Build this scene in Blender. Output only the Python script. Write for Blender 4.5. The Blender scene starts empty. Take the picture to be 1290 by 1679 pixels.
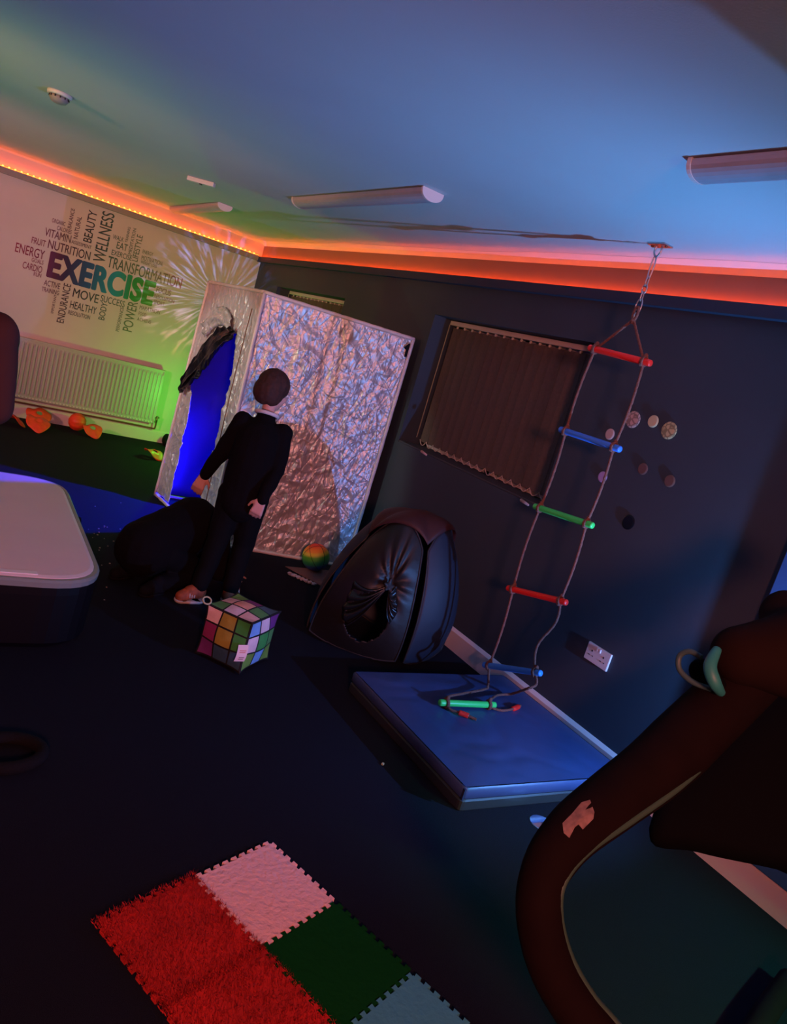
import bpy, bmesh, math, random
from mathutils import Vector, Matrix, noise
random.seed(7)
SC = bpy.context.scene
COL = SC.collection
PI = math.pi

# ------------------------------------------------------------------ camera
F_PX, CX, CY = 1205.43, 645.0, 826.35
CAM = Vector((-2.8848, -7.9502, 1.5515))
yaw, pit, rol = 0.6010, -0.1855, 0.2875
fw = Vector((math.sin(yaw)*math.cos(pit), math.cos(yaw)*math.cos(pit), math.sin(pit)))
r0 = Vector((math.cos(yaw), -math.sin(yaw), 0)); u0 = r0.cross(fw)
cr, sr = math.cos(rol), math.sin(rol)
RT = cr*r0 + sr*u0; UP = -sr*r0 + cr*u0
cam = bpy.data.objects.new('camera', bpy.data.cameras.new('camera'))
COL.objects.link(cam)
cam.matrix_world = Matrix(((RT.x, UP.x, -fw.x, CAM.x), (RT.y, UP.y, -fw.y, CAM.y), (RT.z, UP.z, -fw.z, CAM.z), (0, 0, 0, 1)))
cam.data.sensor_width = 36; cam.data.sensor_fit = 'AUTO'
cam.data.lens = F_PX*36/1679
cam.data.shift_y = -(839.5-CY)/1679
cam.data.clip_start = 0.02
SC.camera = cam
def ray(x, y): return (RT*((x-CX)/F_PX) + UP*(-(y-CY)/F_PX) + fw)
def on(x, y, ax, v):          # the point of plane axis=v seen at pixel x, y
    d = ray(x, y); return CAM + d*((v-CAM[ax])/d[ax])
def at(x, y, dist):
    return CAM + ray(x, y).normalized()*dist

# ------------------------------------------------------------------ world, exposure, lights
w = bpy.data.worlds.new('World'); SC.world = w; w.use_nodes = True
w.node_tree.nodes['Background'].inputs[0].default_value = (0.25, 0.35, 0.6, 1)
w.node_tree.nodes['Background'].inputs[1].default_value = 0.0
vs = SC.view_settings
vs.view_transform = 'Standard'; vs.look = 'None'; vs.gamma = 1; vs.use_curve_mapping = False
vs.exposure = 0.0
HC = 2.355      # ceiling height
LED_Z = 2.205

def light(name, typ, loc, color, power, target=None, **kw):
    d = bpy.data.lights.new(name, typ); d.color = color; d.energy = power
    for k, v in kw.items(): setattr(d, k, v)
    o = bpy.data.objects.new(name, d); COL.objects.link(o); o.location = loc
    if target is not None:
        o.rotation_euler = (Vector(target)-Vector(loc)).to_track_quat('-Z', 'Y').to_euler()
    return o
# blue party lamp standing low by the right wall behind the viewer: throws the ladder's shadow on the ceiling
light('party_lamp_blue', 'SPOT', (-0.12, -7.02, 0.62), (0.14, 0.36, 1.0), 125, (-0.9, -4.4, 1.5), spot_size=2.5, spot_blend=0.6, shadow_soft_size=0.012)
light('party_lamp_blue_up', 'SPOT', (-0.12, -7.02, 0.63), (0.09, 0.42, 0.95), 92, (-1.0, -5.1, 2.355), spot_size=1.35, spot_blend=1.0, shadow_soft_size=0.012)
light('party_lamp_cyan', 'SPOT', (-0.5, -8.9, 0.8), (0.16, 0.75, 0.75), 40, (-0.3, -6.9, 2.35), spot_size=1.5, spot_blend=1.0, shadow_soft_size=0.05)
# green flood lamp on the floor behind the foil booth
light('flood_green', 'POINT', (-0.55, -0.75, 0.48), (0.06, 1.0, 0.05), 18, shadow_soft_size=0.05)
light('flood_green_wash', 'SPOT', (-4.0, -4.3, 0.5), (0.34, 0.80, 0.16), 60, (-2.5, -3.0, 2.35), spot_size=1.7, spot_blend=1.0, shadow_soft_size=0.1)
# blue lamps inside the booth, one of them shining out of the doorway across the floor
light('booth_lamp', 'POINT', (-0.66, -2.75, 1.35), (0.0, 0.0, 1.0), 3, shadow_soft_size=0.06)
light('booth_spot', 'SPOT', (-0.40, -2.72, 0.95), (0.01, 0.01, 1.0), 700, (-2.0, -2.85, 0.0), spot_size=1.3, spot_blend=0.3, shadow_soft_size=0.02)
# warm red party lamp behind the viewer, then unseen fill spots added at left
light('party_lamp_warm', 'SPOT', (-3.3, -9.9, 2.0), (1.0, 0.28, 0.22), 520, (-1.3, -4.8, 0.30), spot_size=1.05, spot_blend=0.6, shadow_soft_size=0.25)
light('fill_light_warm', 'SPOT', (-4.6, -3.9, 1.3), (1.0, 0.34, 0.32), 250, (-1.7, 0.0, 1.2), spot_size=1.35, spot_blend=1.0, shadow_soft_size=0.15)  # unseen fill spot added to warm the word wall
light('fill_light_orange', 'SPOT', (-5.0, -5.2, 1.9), (1.0, 0.40, 0.20), 230, (0.0, -2.2, 1.85), spot_size=0.62, spot_blend=1.0, shadow_soft_size=0.1)  # unseen fill added to give the upper window wall a brown tone
light('fill_light_pale', 'SPOT', (-4.7, -2.9, 1.7), (0.92, 1.0, 0.82), 150, (-1.15, -2.75, 0.85), spot_size=0.52, spot_blend=0.35, shadow_soft_size=0.05)  # unseen fill added to brighten the foil on the doorway face
light('party_lamp_green', 'SPOT', (-0.25, -8.5, 1.3), (0.10, 0.9, 0.50), 150, (-0.6, -7.1, 0.0), spot_size=0.75, spot_blend=0.8, shadow_soft_size=0.05)

# a party projector that throws coloured streaks on the pale wall near the corner
pj = light('streak_projector', 'SPOT', (-2.3, -1.9, 1.25), (1, 1, 1), 360, (-0.33, 0.0, 1.64), spot_size=0.60, spot_blend=0.6, shadow_soft_size=0.004)
pj.data.use_nodes = True; nt = pj.data.node_tree; em = nt.nodes['Emission']
tc = nt.nodes.new('ShaderNodeTexCoord'); sp_ = nt.nodes.new('ShaderNodeSeparateXYZ'); nt.links.new(tc.outputs['Normal'], sp_.inputs[0])
def mth(op, a, b=None):
    n = nt.nodes.new('ShaderNodeMath'); n.operation = op
    for i, v in enumerate((a, b)):
        if v is None: continue
        if isinstance(v, (int, float)): n.inputs[i].default_value = v
        else: nt.links.new(v, n.inputs[i])
    return n.outputs[0]
px_ = mth('ADD', mth('DIVIDE', sp_.outputs['X'], sp_.outputs['Z']), 0.0); py_ = mth('ADD', mth('DIVIDE', sp_.outputs['Y'], sp_.outputs['Z']), 0.0)
ox_ = mth('ADD', px_, 0.0); oy_ = mth('ADD', py_, 0.0)
an_ = mth('ARCTAN2', oy_, ox_); rad_ = mth('SQRT', mth('ADD', mth('MULTIPLY', ox_, ox_), mth('MULTIPLY', oy_, oy_)))
cb = nt.nodes.new('ShaderNodeCombineXYZ'); nt.links.new(mth('MULTIPLY', an_, 15.0), cb.inputs[0]); nt.links.new(mth('MULTIPLY', rad_, 12.0), cb.inputs[1])
nz = nt.nodes.new('ShaderNodeTexNoise'); nz.inputs['Scale'].default_value = 1.0; nz.inputs['Detail'].default_value = 5; nt.links.new(cb.outputs[0], nz.inputs['Vector'])
r1 = nt.nodes.new('ShaderNodeValToRGB'); r1.color_ramp.elements[0].position = 0.50; r1.color_ramp.elements[0].color = (0, 0, 0, 1); r1.color_ramp.elements[1].position = 0.72
nt.links.new(nz.outputs['Fac'], r1.inputs[0])
r2 = nt.nodes.new('ShaderNodeValToRGB'); e2 = r2.color_ramp.elements; e2[0].position = 0.0; e2[0].color = (0.10, 0.18, 1.0, 1); e2[1].position = 1.0; e2[1].color = (1.0, 0.22, 0.04, 1)
k2 = e2.new(0.45); k2.color = (0.45, 0.50, 1.0, 1)
nt.links.new(mth('MULTIPLY', mth('ADD', py_, 0.3), 1.7), r2.inputs[0])
mxc = nt.nodes.new('ShaderNodeMix'); mxc.data_type = 'RGBA'; mxc.blend_type = 'MULTIPLY'; mxc.inputs[0].default_value = 1.0
nt.links.new(r1.outputs[0], mxc.inputs[6]); nt.links.new(r2.outputs[0], mxc.inputs[7]); nt.links.new(mxc.outputs[2], em.inputs['Color'])

# ------------------------------------------------------------------ material helpers
MATS = {}
def mat(name, col, rough=0.6, metal=0.0, noise_amt=0.0, nscale=20.0, bump=0.0, bscale=80.0, emit=None, estr=0.0, sheen=0.0, coat=0.0, spec=None):
    if name in MATS: return MATS[name]
    m = bpy.data.materials.new(name); m.use_nodes = True; MATS[name] = m
    nt = m.node_tree; b = nt.nodes['Principled BSDF']
    b.inputs['Base Color'].default_value = (*col, 1); b.inputs['Roughness'].default_value = rough
    b.inputs['Metallic'].default_value = metal
    if spec is not None: b.inputs['Specular IOR Level'].default_value = spec
    if sheen: b.inputs['Sheen Weight'].default_value = sheen
    if coat: b.inputs['Coat Weight'].default_value = coat
    tc = nt.nodes.new('ShaderNodeTexCoord')
    if noise_amt:
        n = nt.nodes.new('ShaderNodeTexNoise'); n.inputs['Scale'].default_value = nscale; n.inputs['Detail'].default_value = 4
        nt.links.new(tc.outputs['Object'], n.inputs['Vector'])
        r = nt.nodes.new('ShaderNodeValToRGB')
        r.color_ramp.elements[0].position = 0.3; r.color_ramp.elements[1].position = 0.7
        r.color_ramp.elements[0].color = (*[c*(1-noise_amt) for c in col], 1)
        r.color_ramp.elements[1].color = (*[min(1, c*(1+noise_amt)) for c in col], 1)
        nt.links.new(n.outputs['Fac'], r.inputs[0]); nt.links.new(r.outputs[0], b.inputs['Base Color'])
    if bump:
        n2 = nt.nodes.new('ShaderNodeTexNoise'); n2.inputs['Scale'].default_value = bscale; n2.inputs['Detail'].default_value = 3
        nt.links.new(tc.outputs['Object'], n2.inputs['Vector'])
        bp = nt.nodes.new('ShaderNodeBump'); bp.inputs['Strength'].default_value = bump; bp.inputs['Distance'].default_value = 0.01
        nt.links.new(n2.outputs['Fac'], bp.inputs['Height']); nt.links.new(bp.outputs[0], b.inputs['Normal'])
    if emit:
        b.inputs['Emission Color'].default_value = (*emit, 1); b.inputs['Emission Strength'].default_value = estr
    return m

# ------------------------------------------------------------------ object helpers
def tag(o, label=None, cat=None, group=None, kind=None):
    if label: o['label'] = label
    if cat: o['category'] = cat
    if group: o['group'] = group
    if kind: o['kind'] = kind
    return o
def empty(name, loc, label, cat, group=None):
    o = bpy.data.objects.new(name, None); COL.objects.link(o); o.location = loc
    o.empty_display_size = 0.1
    return tag(o, label, cat, group)
def obj(name, bm, m, parent=None, smooth=False, world=True):
    """link a bmesh as one mesh object; coordinates are world coordinates"""
    me = bpy.data.meshes.new(name)
    bmesh.ops.recalc_face_normals(bm, faces=bm.faces) if not getattr(bm, 'keepn', False) else None
    bm.to_mesh(me) if not isinstance(bm, bpy.types.Mesh) else None
    bm.free()
    if isinstance(m, (list, tuple)):
        for k in m: me.materials.append(k)
    else: me.materials.append(m)
    if smooth:
        for p in me.polygons: p.use_smooth = True
    o = bpy.data.objects.new(name, me); COL.objects.link(o)
    if parent is not None:
        o.parent = parent
        o.matrix_parent_inverse = world_of(parent).inverted()
    return o
def world_of(o):
    M = Matrix.LocRotScale(o.location, o.rotation_euler, o.scale)
    if o.parent is not None: M = world_of(o.parent) @ o.matrix_parent_inverse @ M
    return M
def thing_mesh(name, bm, m, label, cat, group=None, kind=None, smooth=False):
    # a thing that is one mesh: origin moved to its base
    vs_ = [v.co.copy() for v in bm.verts]
    c = Vector(((min(v.x for v in vs_)+max(v.x for v in vs_))/2, (min(v.y for v in vs_)+max(v.y for v in vs_))/2, min(v.z for v in vs_)))
    for v in bm.verts: v.co -= c
    o = obj(name, bm, m, None, smooth); o.location = c
    return tag(o, label, cat, group, kind)
def struct(name, bm, m, smooth=False):
    o = obj(name, bm, m, None, smooth); o['kind'] = 'structure'; return o
def NB(): return bmesh.new()
def box(bm, lo, hi, rot=None, piv=None, bev=0.0, mi=0):
    lo = Vector(lo); hi = Vector(hi); c = (lo+hi)/2; s = hi-lo
    M = Matrix.Translation(c) @ Matrix.Diagonal((s.x, s.y, s.z, 1))
    if rot is not None: M = Matrix.Translation(piv or c) @ rot.to_4x4() @ Matrix.Translation(-(piv or c)) @ M
    g = bmesh.ops.create_cube(bm, size=1, matrix=M)
    fs = set(f for v in g['verts'] for f in v.link_faces)
    for f in fs: f.material_index = mi
    if bev:
        es = list(set(e for v in g['verts'] for e in v.link_edges))
        bmesh.ops.bevel(bm, geom=es, offset=bev, segments=3, affect='EDGES', profile=0.5)
    return g['verts']
def sph(bm, c, r, seg=20, rings=12, rot=None):
    if not hasattr(r, '__len__'): r = (r, r, r)
    M = Matrix.Translation(c) @ ((rot.to_4x4()) if rot is not None else Matrix.Identity(4)) @ Matrix.Diagonal((*r, 1))
    return bmesh.ops.create_uvsphere(bm, u_segments=seg, v_segments=rings, radius=1, matrix=M)['verts']
def cone(bm, a, b, ra, rb, seg=16, cap=True):
    a = Vector(a); b = Vector(b); d = b-a
    if d.length < 1e-6: return
    M = Matrix.Translation((a+b)/2) @ d.to_track_quat('Z', 'Y').to_matrix().to_4x4()
    return bmesh.ops.create_cone(bm, cap_ends=cap, segments=seg, radius1=ra, radius2=rb, depth=d.length, matrix=M)['verts']
def capsule(bm, a, b, ra, rb, seg=16):
    cone(bm, a, b, ra, rb, seg); sph(bm, a, ra, seg, 10); sph(bm, b, rb, seg, 10)
def catmull(P, n=8, closed=False):
    P = [Vector(p) for p in P]; out = []; N = len(P)
    rng = range(N) if closed else range(N-1)
    for i in rng:
        if closed: p0, p1, p2, p3 = P[(i-1) % N], P[i], P[(i+1) % N], P[(i+2) % N]
        else: p0, p1, p2, p3 = P[max(i-1, 0)], P[i], P[i+1], P[min(i+2, N-1)]
        for k in range(n):
            t = k/n
            out.append(0.5*((2*p1)+(p2-p0)*t+(2*p0-5*p1+4*p2-p3)*t*t+(3*p1-p0-3*p2+p3)*t**3))
    if not closed: out.append(P[-1])
    return out
def tube(bm, pts, r, seg=10, closed=False, flat=1.0, twist=0.0, upv=None, lobes=0, lobe_amp=0.0):
    pts = [Vector(p) for p in pts]; N = len(pts)
    rr = r if callable(r) else (lambda t: r)
    rings = []
    prev = upv.copy() if upv is not None else None
    L = 0
    for i, p in enumerate(pts):
        if closed: d = pts[(i+1) % N]-pts[i-1]
        else: d = pts[min(i+1, N-1)]-pts[max(i-1, 0)]
        d.normalize()
        if i: L += (pts[i]-pts[i-1]).length
        if prev is None: prev = d.orthogonal()
        n = prev-d*prev.dot(d)
        if n.length < 1e-6: n = d.orthogonal()
        n.normalize(); b = d.cross(n)
        if upv is None: prev = n
        R = rr(i/max(1, N-1)); ring = []
        for k in range(seg):
            a = 2*PI*k/seg
            q = R*(1+(lobe_amp*math.cos(lobes*(a)+twist*L) if lobes else 0))
            ring.append(bm.verts.new(p+n*math.cos(a)*q+b*math.sin(a)*q*flat))
        rings.append(ring)
    for i in range(N if closed else N-1):
        A = rings[i]; B = rings[(i+1) % N]
        for k in range(seg): bm.faces.new((A[k], A[(k+1) % seg], B[(k+1) % seg], B[k]))
    if not closed:
        bm.faces.new(list(reversed(rings[0]))); bm.faces.new(rings[-1])
    return rings
def lathe(bm, prof, seg=32, M=None):
    rings = []
    for (r, z) in prof:
        if r < 1e-6: rings.append([bm.verts.new((0, 0, z))])
        else: rings.append([bm.verts.new((r*math.cos(2*PI*k/seg), r*math.sin(2*PI*k/seg), z)) for k in range(seg)])
    for A, B in zip(rings, rings[1:]):
        for k in range(seg):
            k2 = (k+1) % seg
            if len(A) == 1 and len(B) == 1: continue
            if len(A) == 1: bm.faces.new((A[0], B[k2], B[k]))
            elif len(B) == 1: bm.faces.new((A[k], A[k2], B[0]))
            else: bm.faces.new((A[k], A[k2], B[k2], B[k]))
    if M is not None:
        for R in rings:
            for v in R: v.co = M @ v.co
def prism(bm, pts, n, mi=0):
    """extrude a planar outline by the vector n"""
    n = Vector(n); A = [bm.verts.new(p) for p in pts]; B = [bm.verts.new(Vector(p)+n) for p in pts]
    f1 = bm.faces.new(A); f2 = bm.faces.new(list(reversed(B))); f1.material_index = mi; f2.material_index = mi
    k = len(A)
    for i in range(k):
        f = bm.faces.new((A[i], B[i], B[(i+1) % k], A[(i+1) % k])); f.material_index = mi
def remesh(bm, voxel, smooth_it=4, name='tmp'):
    """fuse overlapping volumes into one continuous surface"""
    me = bpy.data.meshes.new(name); bm.to_mesh(me); bm.free()
    o = bpy.data.objects.new(name, me); COL.objects.link(o)
    md = o.modifiers.new('r', 'REMESH'); md.mode = 'VOXEL'; md.voxel_size = voxel
    s = o.modifiers.new('s', 'SMOOTH'); s.factor = 0.5; s.iterations = smooth_it
    dg = bpy.context.evaluated_depsgraph_get(); dg.update()
    me2 = bpy.data.meshes.new_from_object(o.evaluated_get(dg))
    out = bmesh.new(); out.from_mesh(me2)
    bpy.data.objects.remove(o); bpy.data.meshes.remove(me); bpy.data.meshes.remove(me2)
    return out
# ------------------------------------------------------------------ palette
M_white_wall = mat('white_wall_paint', (0.66, 0.60, 0.56), 0.8, noise_amt=0.03, nscale=3, bump=0.05, bscale=200)
M_navy_wall = mat('navy_wall_paint', (0.034, 0.048, 0.066), 0.72, noise_amt=0.08, nscale=2, bump=0.08, bscale=260)
M_ceiling = mat('ceiling_paint', (0.62, 0.62, 0.62), 0.85, noise_amt=0.03, nscale=1.5, bump=0.05, bscale=150)
M_floor = mat('dark_carpet', (0.010, 0.013, 0.022), 0.95, noise_amt=0.35, nscale=420, bump=0.6, bscale=500, spec=0.1)
M_trim = mat('white_gloss_trim', (0.70, 0.62, 0.60), 0.4)
M_white_plastic = mat('white_plastic', (0.72, 0.68, 0.66), 0.4)
M_black = mat('black_fabric', (0.006, 0.006, 0.008), 0.9, bump=0.3, bscale=150, spec=0.15)

# ------------------------------------------------------------------ room shell
XL, YR = -5.6, -10.6
bm = NB(); box(bm, (XL, YR, -0.1), (0.3, 0.3, 0)); struct('floor', bm, M_floor)
bm = NB(); box(bm, (XL, YR, HC), (0.3, 0.3, HC+0.1)); struct('ceiling', bm, M_ceiling)
bm = NB(); box(bm, (XL, 0, 0), (0.0, 0.15, HC)); struct('wall_back', bm, M_white_wall)
bm = NB(); box(bm, (XL-0.15, YR, 0), (XL, 0.15, HC)); struct('wall_left', bm, M_white_wall)
bm = NB(); box(bm, (XL-0.15, YR-0.15, 0), (0.3, YR, HC)); struct('wall_rear', bm, M_navy_wall)
# right wall with two window recesses
WZ0, WZ1 = 1.015, 1.93
W1 = (-3.575, -5.10); W2 = (-0.64, -2.18)
TH = 0.28
bm = NB()
def wseg(y0, y1, z0, z1): box(bm, (0, y0, z0), (TH, y1, z1))
wseg(YR, W1[1], 0, HC); wseg(W1[0], W2[1], 0, HC); wseg(W2[0], 0.15, 0, HC)
for a, b in (W1, W2):
    wseg(b, a, 0, WZ0); wseg(b, a, WZ1, HC)
    box(bm, (TH-0.03, b, WZ0), (TH, a, WZ1))
bmesh.ops.remove_doubles(bm, verts=bm.verts, dist=1e-5)
struct('wall_right', bm, M_navy_wall)
# skirting
BB = 0.125
def skirt(name, pts, n):
    bm = NB(); prism(bm, pts, n); struct(name, bm, M_trim)
prof = [(0, 0), (0.020, 0), (0.020, BB-0.016), (0.010, BB-0.004), (0.006, BB), (0, BB)]
skirt('baseboard_right', [Vector((-a, YR, b)) for a, b in prof], (0, -YR, 0))
skirt('baseboard_back', [Vector((XL, -a, b)) for a, b in prof], (-XL-0.02, 0, 0))
# pale coving above the strip on the right wall, its ceiling edge cut in by hand (wavy)
bm = NB(); last = None
for i in range(220):
    y = -i*0.0484
    dx = 0.085 + 0.016*math.sin(y*2.3+0.8) + 0.010*math.sin(y*5.1)
    a = bm.verts.new((-0.001, y, 2.318)); b = bm.verts.new((-dx*0.45, y, 2.341)); c = bm.verts.new((-dx, y, HC-0.001))
    d = bm.verts.new((-0.0, y, HC))
    if last:
        for p, q, r_, s in ((last[0], last[1], b, a), (last[1], last[2], c, b)): bm.faces.new((p, q, r_, s))
    last = (a, b, c)
bt = NB(); box(bt, (-0.002, YR, LED_Z-0.024), (0, -0.001, 2.3185)); struct('trim_4', bt, mat('led_glow_band', (0.30, 0.17, 0.10), 0.7))  # lighter brown strip added to lift the LED glow on the wall
struct('trim_1', bm, mat('white_coving', (0.75, 0.70, 0.66), 0.6))
bm = NB(); prism(bm, [Vector((XL, 0, 2.338)), Vector((XL, -0.016, HC-0.001)), Vector((XL, 0, HC-0.001))], (-XL, 0, 0)); struct('trim_2', bm, M_white_wall)

# window boards, frames (behind the blinds)
for k, (a, b) in enumerate((W1, W2)):
    bm = NB(); box(bm, (TH-0.06, b, WZ0), (TH-0.03, a, WZ0+0.05)); box(bm, (TH-0.06, b, WZ1-0.05), (TH-0.03, a, WZ1))
    box(bm, (TH-0.06, b, WZ0), (TH-0.03, b+0.05, WZ1)); box(bm, (TH-0.06, a-0.05, WZ0), (TH-0.03, a, WZ1)); box(bm, (TH-0.06, (a+b)/2-0.025, WZ0), (TH-0.03, (a+b)/2+0.025, WZ1))
    wf = struct('window_%d' % (k+1), bm, M_white_plastic)
    bm = NB(); box(bm, (TH-0.048, b+0.02, WZ0+0.02), (TH-0.042, a-0.02, WZ1-0.02)); g = obj('window_pane', bm, mat('dark_window_glass', (0.01, 0.012, 0.016), 0.05), wf)
    bm = NB(); box(bm, (0.002, b+0.004, WZ0), (TH-0.06, a-0.004, WZ0+0.012), bev=0.003); obj('window_sill', bm, mat('navy_sill', (0.045, 0.05, 0.06), 0.6), wf)

# ------------------------------------------------------------------ LED strips
M_tape = mat('led_tape_glow', (0.9, 0.5, 0.2), 0.5, emit=(1.0, 0.095, 0.008), estr=17)
M_bulb = mat('led_bulb_glow', (1, 0.8, 0.4), 0.5, emit=(1.0, 0.095, 0.008), estr=26)
M_batten_w = mat('pale_batten', (0.30, 0.29, 0.27), 0.7)
M_batten_n = mat('navy_batten', (0.020, 0.032, 0.060), 0.7)
def led(label, a, b, inward, mbat, h=0.055, dep=0.045, lip=0.0, pos=0.55):
    a = Vector(a); b = Vector(b); n = Vector(inward); d = (b-a).normalized()
    t = empty('led_light_strip', (a+b)/2, label, 'light strip')
    bm = NB(); Lp_ = Vector((0, 0, lip)); prism(bm, [a+Vector((0, 0, -h)), a+n*dep+Vector((0, 0, -h)), a+n*dep+Lp_, a+n*(dep-0.006)+Lp_, a+n*(dep-0.006), a], b-a); obj('batten', bm, mbat, t)
    bm = NB(); o0 = n*(dep*pos); prism(bm, [a+o0+Vector((0, 0, 0.0005)), a+o0+n*0.010+Vector((0, 0, 0.0005)), a+o0+n*0.010+Vector((0, 0, 0.003)), a+o0+Vector((0, 0, 0.003))], b-a); obj('light_tape', bm, M_tape, t)
    bm = NB(); L = (b-a).length; k = int(L/0.05)
    for i in range(k):
        c = a+d*(i+0.5)*0.05+n*(dep*pos+0.005)+Vector((0, 0, 0.006))
        box(bm, c-Vector((0.006, 0.006, 0.004)), c+Vector((0.006, 0.006, 0.006)))
    s = obj('light_diodes', bm, M_bulb, t); s['kind'] = 'stuff'
led('glowing orange LED strip on the pale batten above the word wall', (XL+0.02, -0.001, LED_Z), (-0.05, -0.001, LED_Z), (0, -1, 0), M_batten_w)
led('glowing orange LED strip on the navy batten above the dark window wall', (-0.001, YR+0.02, LED_Z-0.026), (-0.001, -0.01, LED_Z-0.026), (-1, 0, 0), M_batten_n, 0.036, 0.045, 0.017, 0.45)
led('orange LED strip along the wall behind the viewer', (XL+0.02, YR+0.001, LED_Z), (-0.05, YR+0.001, LED_Z), (0, 1, 0), M_batten_w)
led('orange LED strip along the left wall out of view', (XL+0.001, YR+0.06, LED_Z), (XL+0.001, -0.06, LED_Z), (1, 0, 0), M_batten_w)

# ------------------------------------------------------------------ ceiling fittings
M_diff = mat('frosted_diffuser', (0.42, 0.42, 0.46), 0.35, noise_amt=0.05)
def batten_light(x, y0, y1, label):
    t = empty('ceiling_light', (x, (y0+y1)/2, HC), label, 'ceiling light', 'wraparound batten lights on the ceiling')
    bm = NB(); pts = []
    for k in range(13):
        a = PI*k/12; pts.append(Vector((x+0.058*math.cos(a), y0+0.012, HC-0.012-0.040*math.sin(a))))
    pts = [Vector((x+0.058, y0+0.012, HC-0.004))]+pts+[Vector((x-0.058, y0+0.012, HC-0.004))]
    prism(bm, pts, (0, y1-y0-0.024, 0)); obj('diffuser', bm, M_diff, t)
    for yy in (y0, y1-0.014):
        bm = NB(); pp = [Vector((p.x+(p.x-x)*0.05, yy, p.z-0.001 if p.z < HC-0.01 else HC-0.001)) for p in pts]
        prism(bm, pp, (0, 0.014, 0)); e = obj('end_cap', bm, M_white_plastic, t); e['label'] = 'plain white end cap'
    bm = NB(); box(bm, (x-0.03, y0+0.01, HC-0.008), (x+0.03, y1-0.01, HC)); obj('base_tray', bm, M_white_plastic, t)
batten_light(-1.03, -1.75, -0.20, 'slim unlit batten light on the green-lit ceiling near the corner')
batten_light(-1.01, -4.80, -3.22, 'unlit batten light in the middle of the ceiling with a pale end cap')
batten_light(-1.05, -7.90, -6.32, 'unlit batten light cut off by the right edge of the picture')
t = empty('sensor_bar', (-1.455, -2.51, HC), 'short white bar on the green-lit ceiling beyond the smoke detector', 'sensor')
d = (Vector((-1.385, -2.57, 0))-Vector((-1.525, -2.45, 0))).normalized(); rz = Matrix.Rotation(math.atan2(d.y, d.x), 3, 'Z')
bm = NB(); box(bm, (-1.555, -2.53, HC-0.03), (-1.355, -2.49, HC), rot=rz, bev=0.006); obj('body', bm, M_white_plastic, t)
bm = NB(); box(bm, (-1.462, -2.522, HC-0.036), (-1.448, -2.498, HC-0.028), rot=rz); obj('sensor_lens', bm, mat('dark_lens', (0.02, 0.02, 0.02), 0.2), t)
# smoke detector
t = empty('smoke_detector', (-2.48, -3.46, HC), 'round white smoke detector on the ceiling at upper left', 'smoke detector')
Mx = Matrix.Translation((-2.48, -3.46, HC)) @ Matrix.Diagonal((1, 1, -1, 1))
bm = NB(); lathe(bm, [(0, 0), (0.058, 0), (0.06, 0.004), (0.058, 0.016), (0.05, 0.018), (0, 0.018)], 32, Mx); obj('mounting_base', bm, M_white_plastic, t, True)
bm = NB(); lathe(bm, [(0, 0.018), (0.044, 0.018), (0.046, 0.03), (0.036, 0.046), (0.02, 0.052), (0, 0.053)], 32, Mx); obj('sensor_dome', bm, mat('grey_plastic', (0.30, 0.27, 0.27), 0.5), t, True)
bm = NB()
for k in range(12):
    a = 2*PI*k/12; c = Vector((-2.48+0.046*math.cos(a), -3.46+0.046*math.sin(a), HC-0.024))
    box(bm, c-Vector((0.003, 0.003, 0.005)), c+Vector((0.003, 0.003, 0.005)))
v = obj('vent_slots', bm, mat('dark_slot', (0.02, 0.02, 0.02), 0.8), t)

# ------------------------------------------------------------------ blinds
M_blind = mat('brown_blind_fabric', (0.115, 0.085, 0.068), 0.85, noise_amt=0.12, nscale=60, bump=0.3, bscale=400)
M_rail = mat('cream_rail', (0.62, 0.58, 0.48), 0.35)
M_chain = mat('cream_bead_chain', (0.62, 0.50, 0.42), 0.5)
def blind(y0, y1, label, n):
    # y0 > y1 ; hangs inside the recess
    x = 0.165; zt = WZ1-0.035; zb = WZ0+0.040
    t = empty('vertical_blind', (x, (y0+y1)/2, WZ0+0.012), label, 'window blind')
    bm = NB(); box(bm, (x-0.028, y1+0.004, zt), (x+0.028, y0-0.004, WZ1-0.004), bev=0.005); obj('head_rail', bm, M_rail, t)
    wd = (y0-y1-0.05)/n
    for i in range(n):
        ya = y0-0.03-wd*i
        bm = NB(); st = []
        for k in range(7):
            s = k/6; yy = ya-s*wd*1.10; xx = x-0.004+0.010*math.sin(s*PI)*0.4+0.001*(i % 2)
            st.append((xx, yy))
        vv = [[bm.verts.new((a, b, z)) for a, b in st] for z in (zt-0.012, (zt+zb)/2, zb)]
        for A, B in zip(vv, vv[1:]):
            for k in range(6): bm.faces.new((A[k], A[k+1], B[k+1], B[k]))
        sl = obj('slat', bm, M_blind, t)
        sol = sl.modifiers.new('thick', 'SOLIDIFY'); sol.thickness = 0.0012
        bm = NB(); box(bm, (x-0.007, ya-wd/2-0.006, zt-0.016), (x+0.003, ya-wd/2+0.006, zt+0.004)); obj('slat_hook', bm, M_rail, t)
    bm = NB(); pts = []
    for i in range(n):
        ya = y0-0.03-wd*i-wd*0.05
        for k in range(8):
            s = k/8; pts.append(Vector((x-0.012, ya-s*wd, zb+0.012-0.034*math.sin(PI*s))))
    tube(bm, pts, 0.0028, 5); obj('bead_chain', bm, M_chain, t)
    bm = NB(); tube(bm, [Vector((x-0.03, y0-0.012, zt)), Vector((x-0.03, y0-0.012, zt-0.4)), Vector((x-0.032, y0-0.015, zb+0.02))], 0.004, 6); obj('pull_cord', bm, mat('olive_cord', (0.30, 0.29, 0.20), 0.6), t)
blind(W1[0], W1[1], 'brown vertical blind closed in the recess behind the rope ladder', 17)
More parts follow.
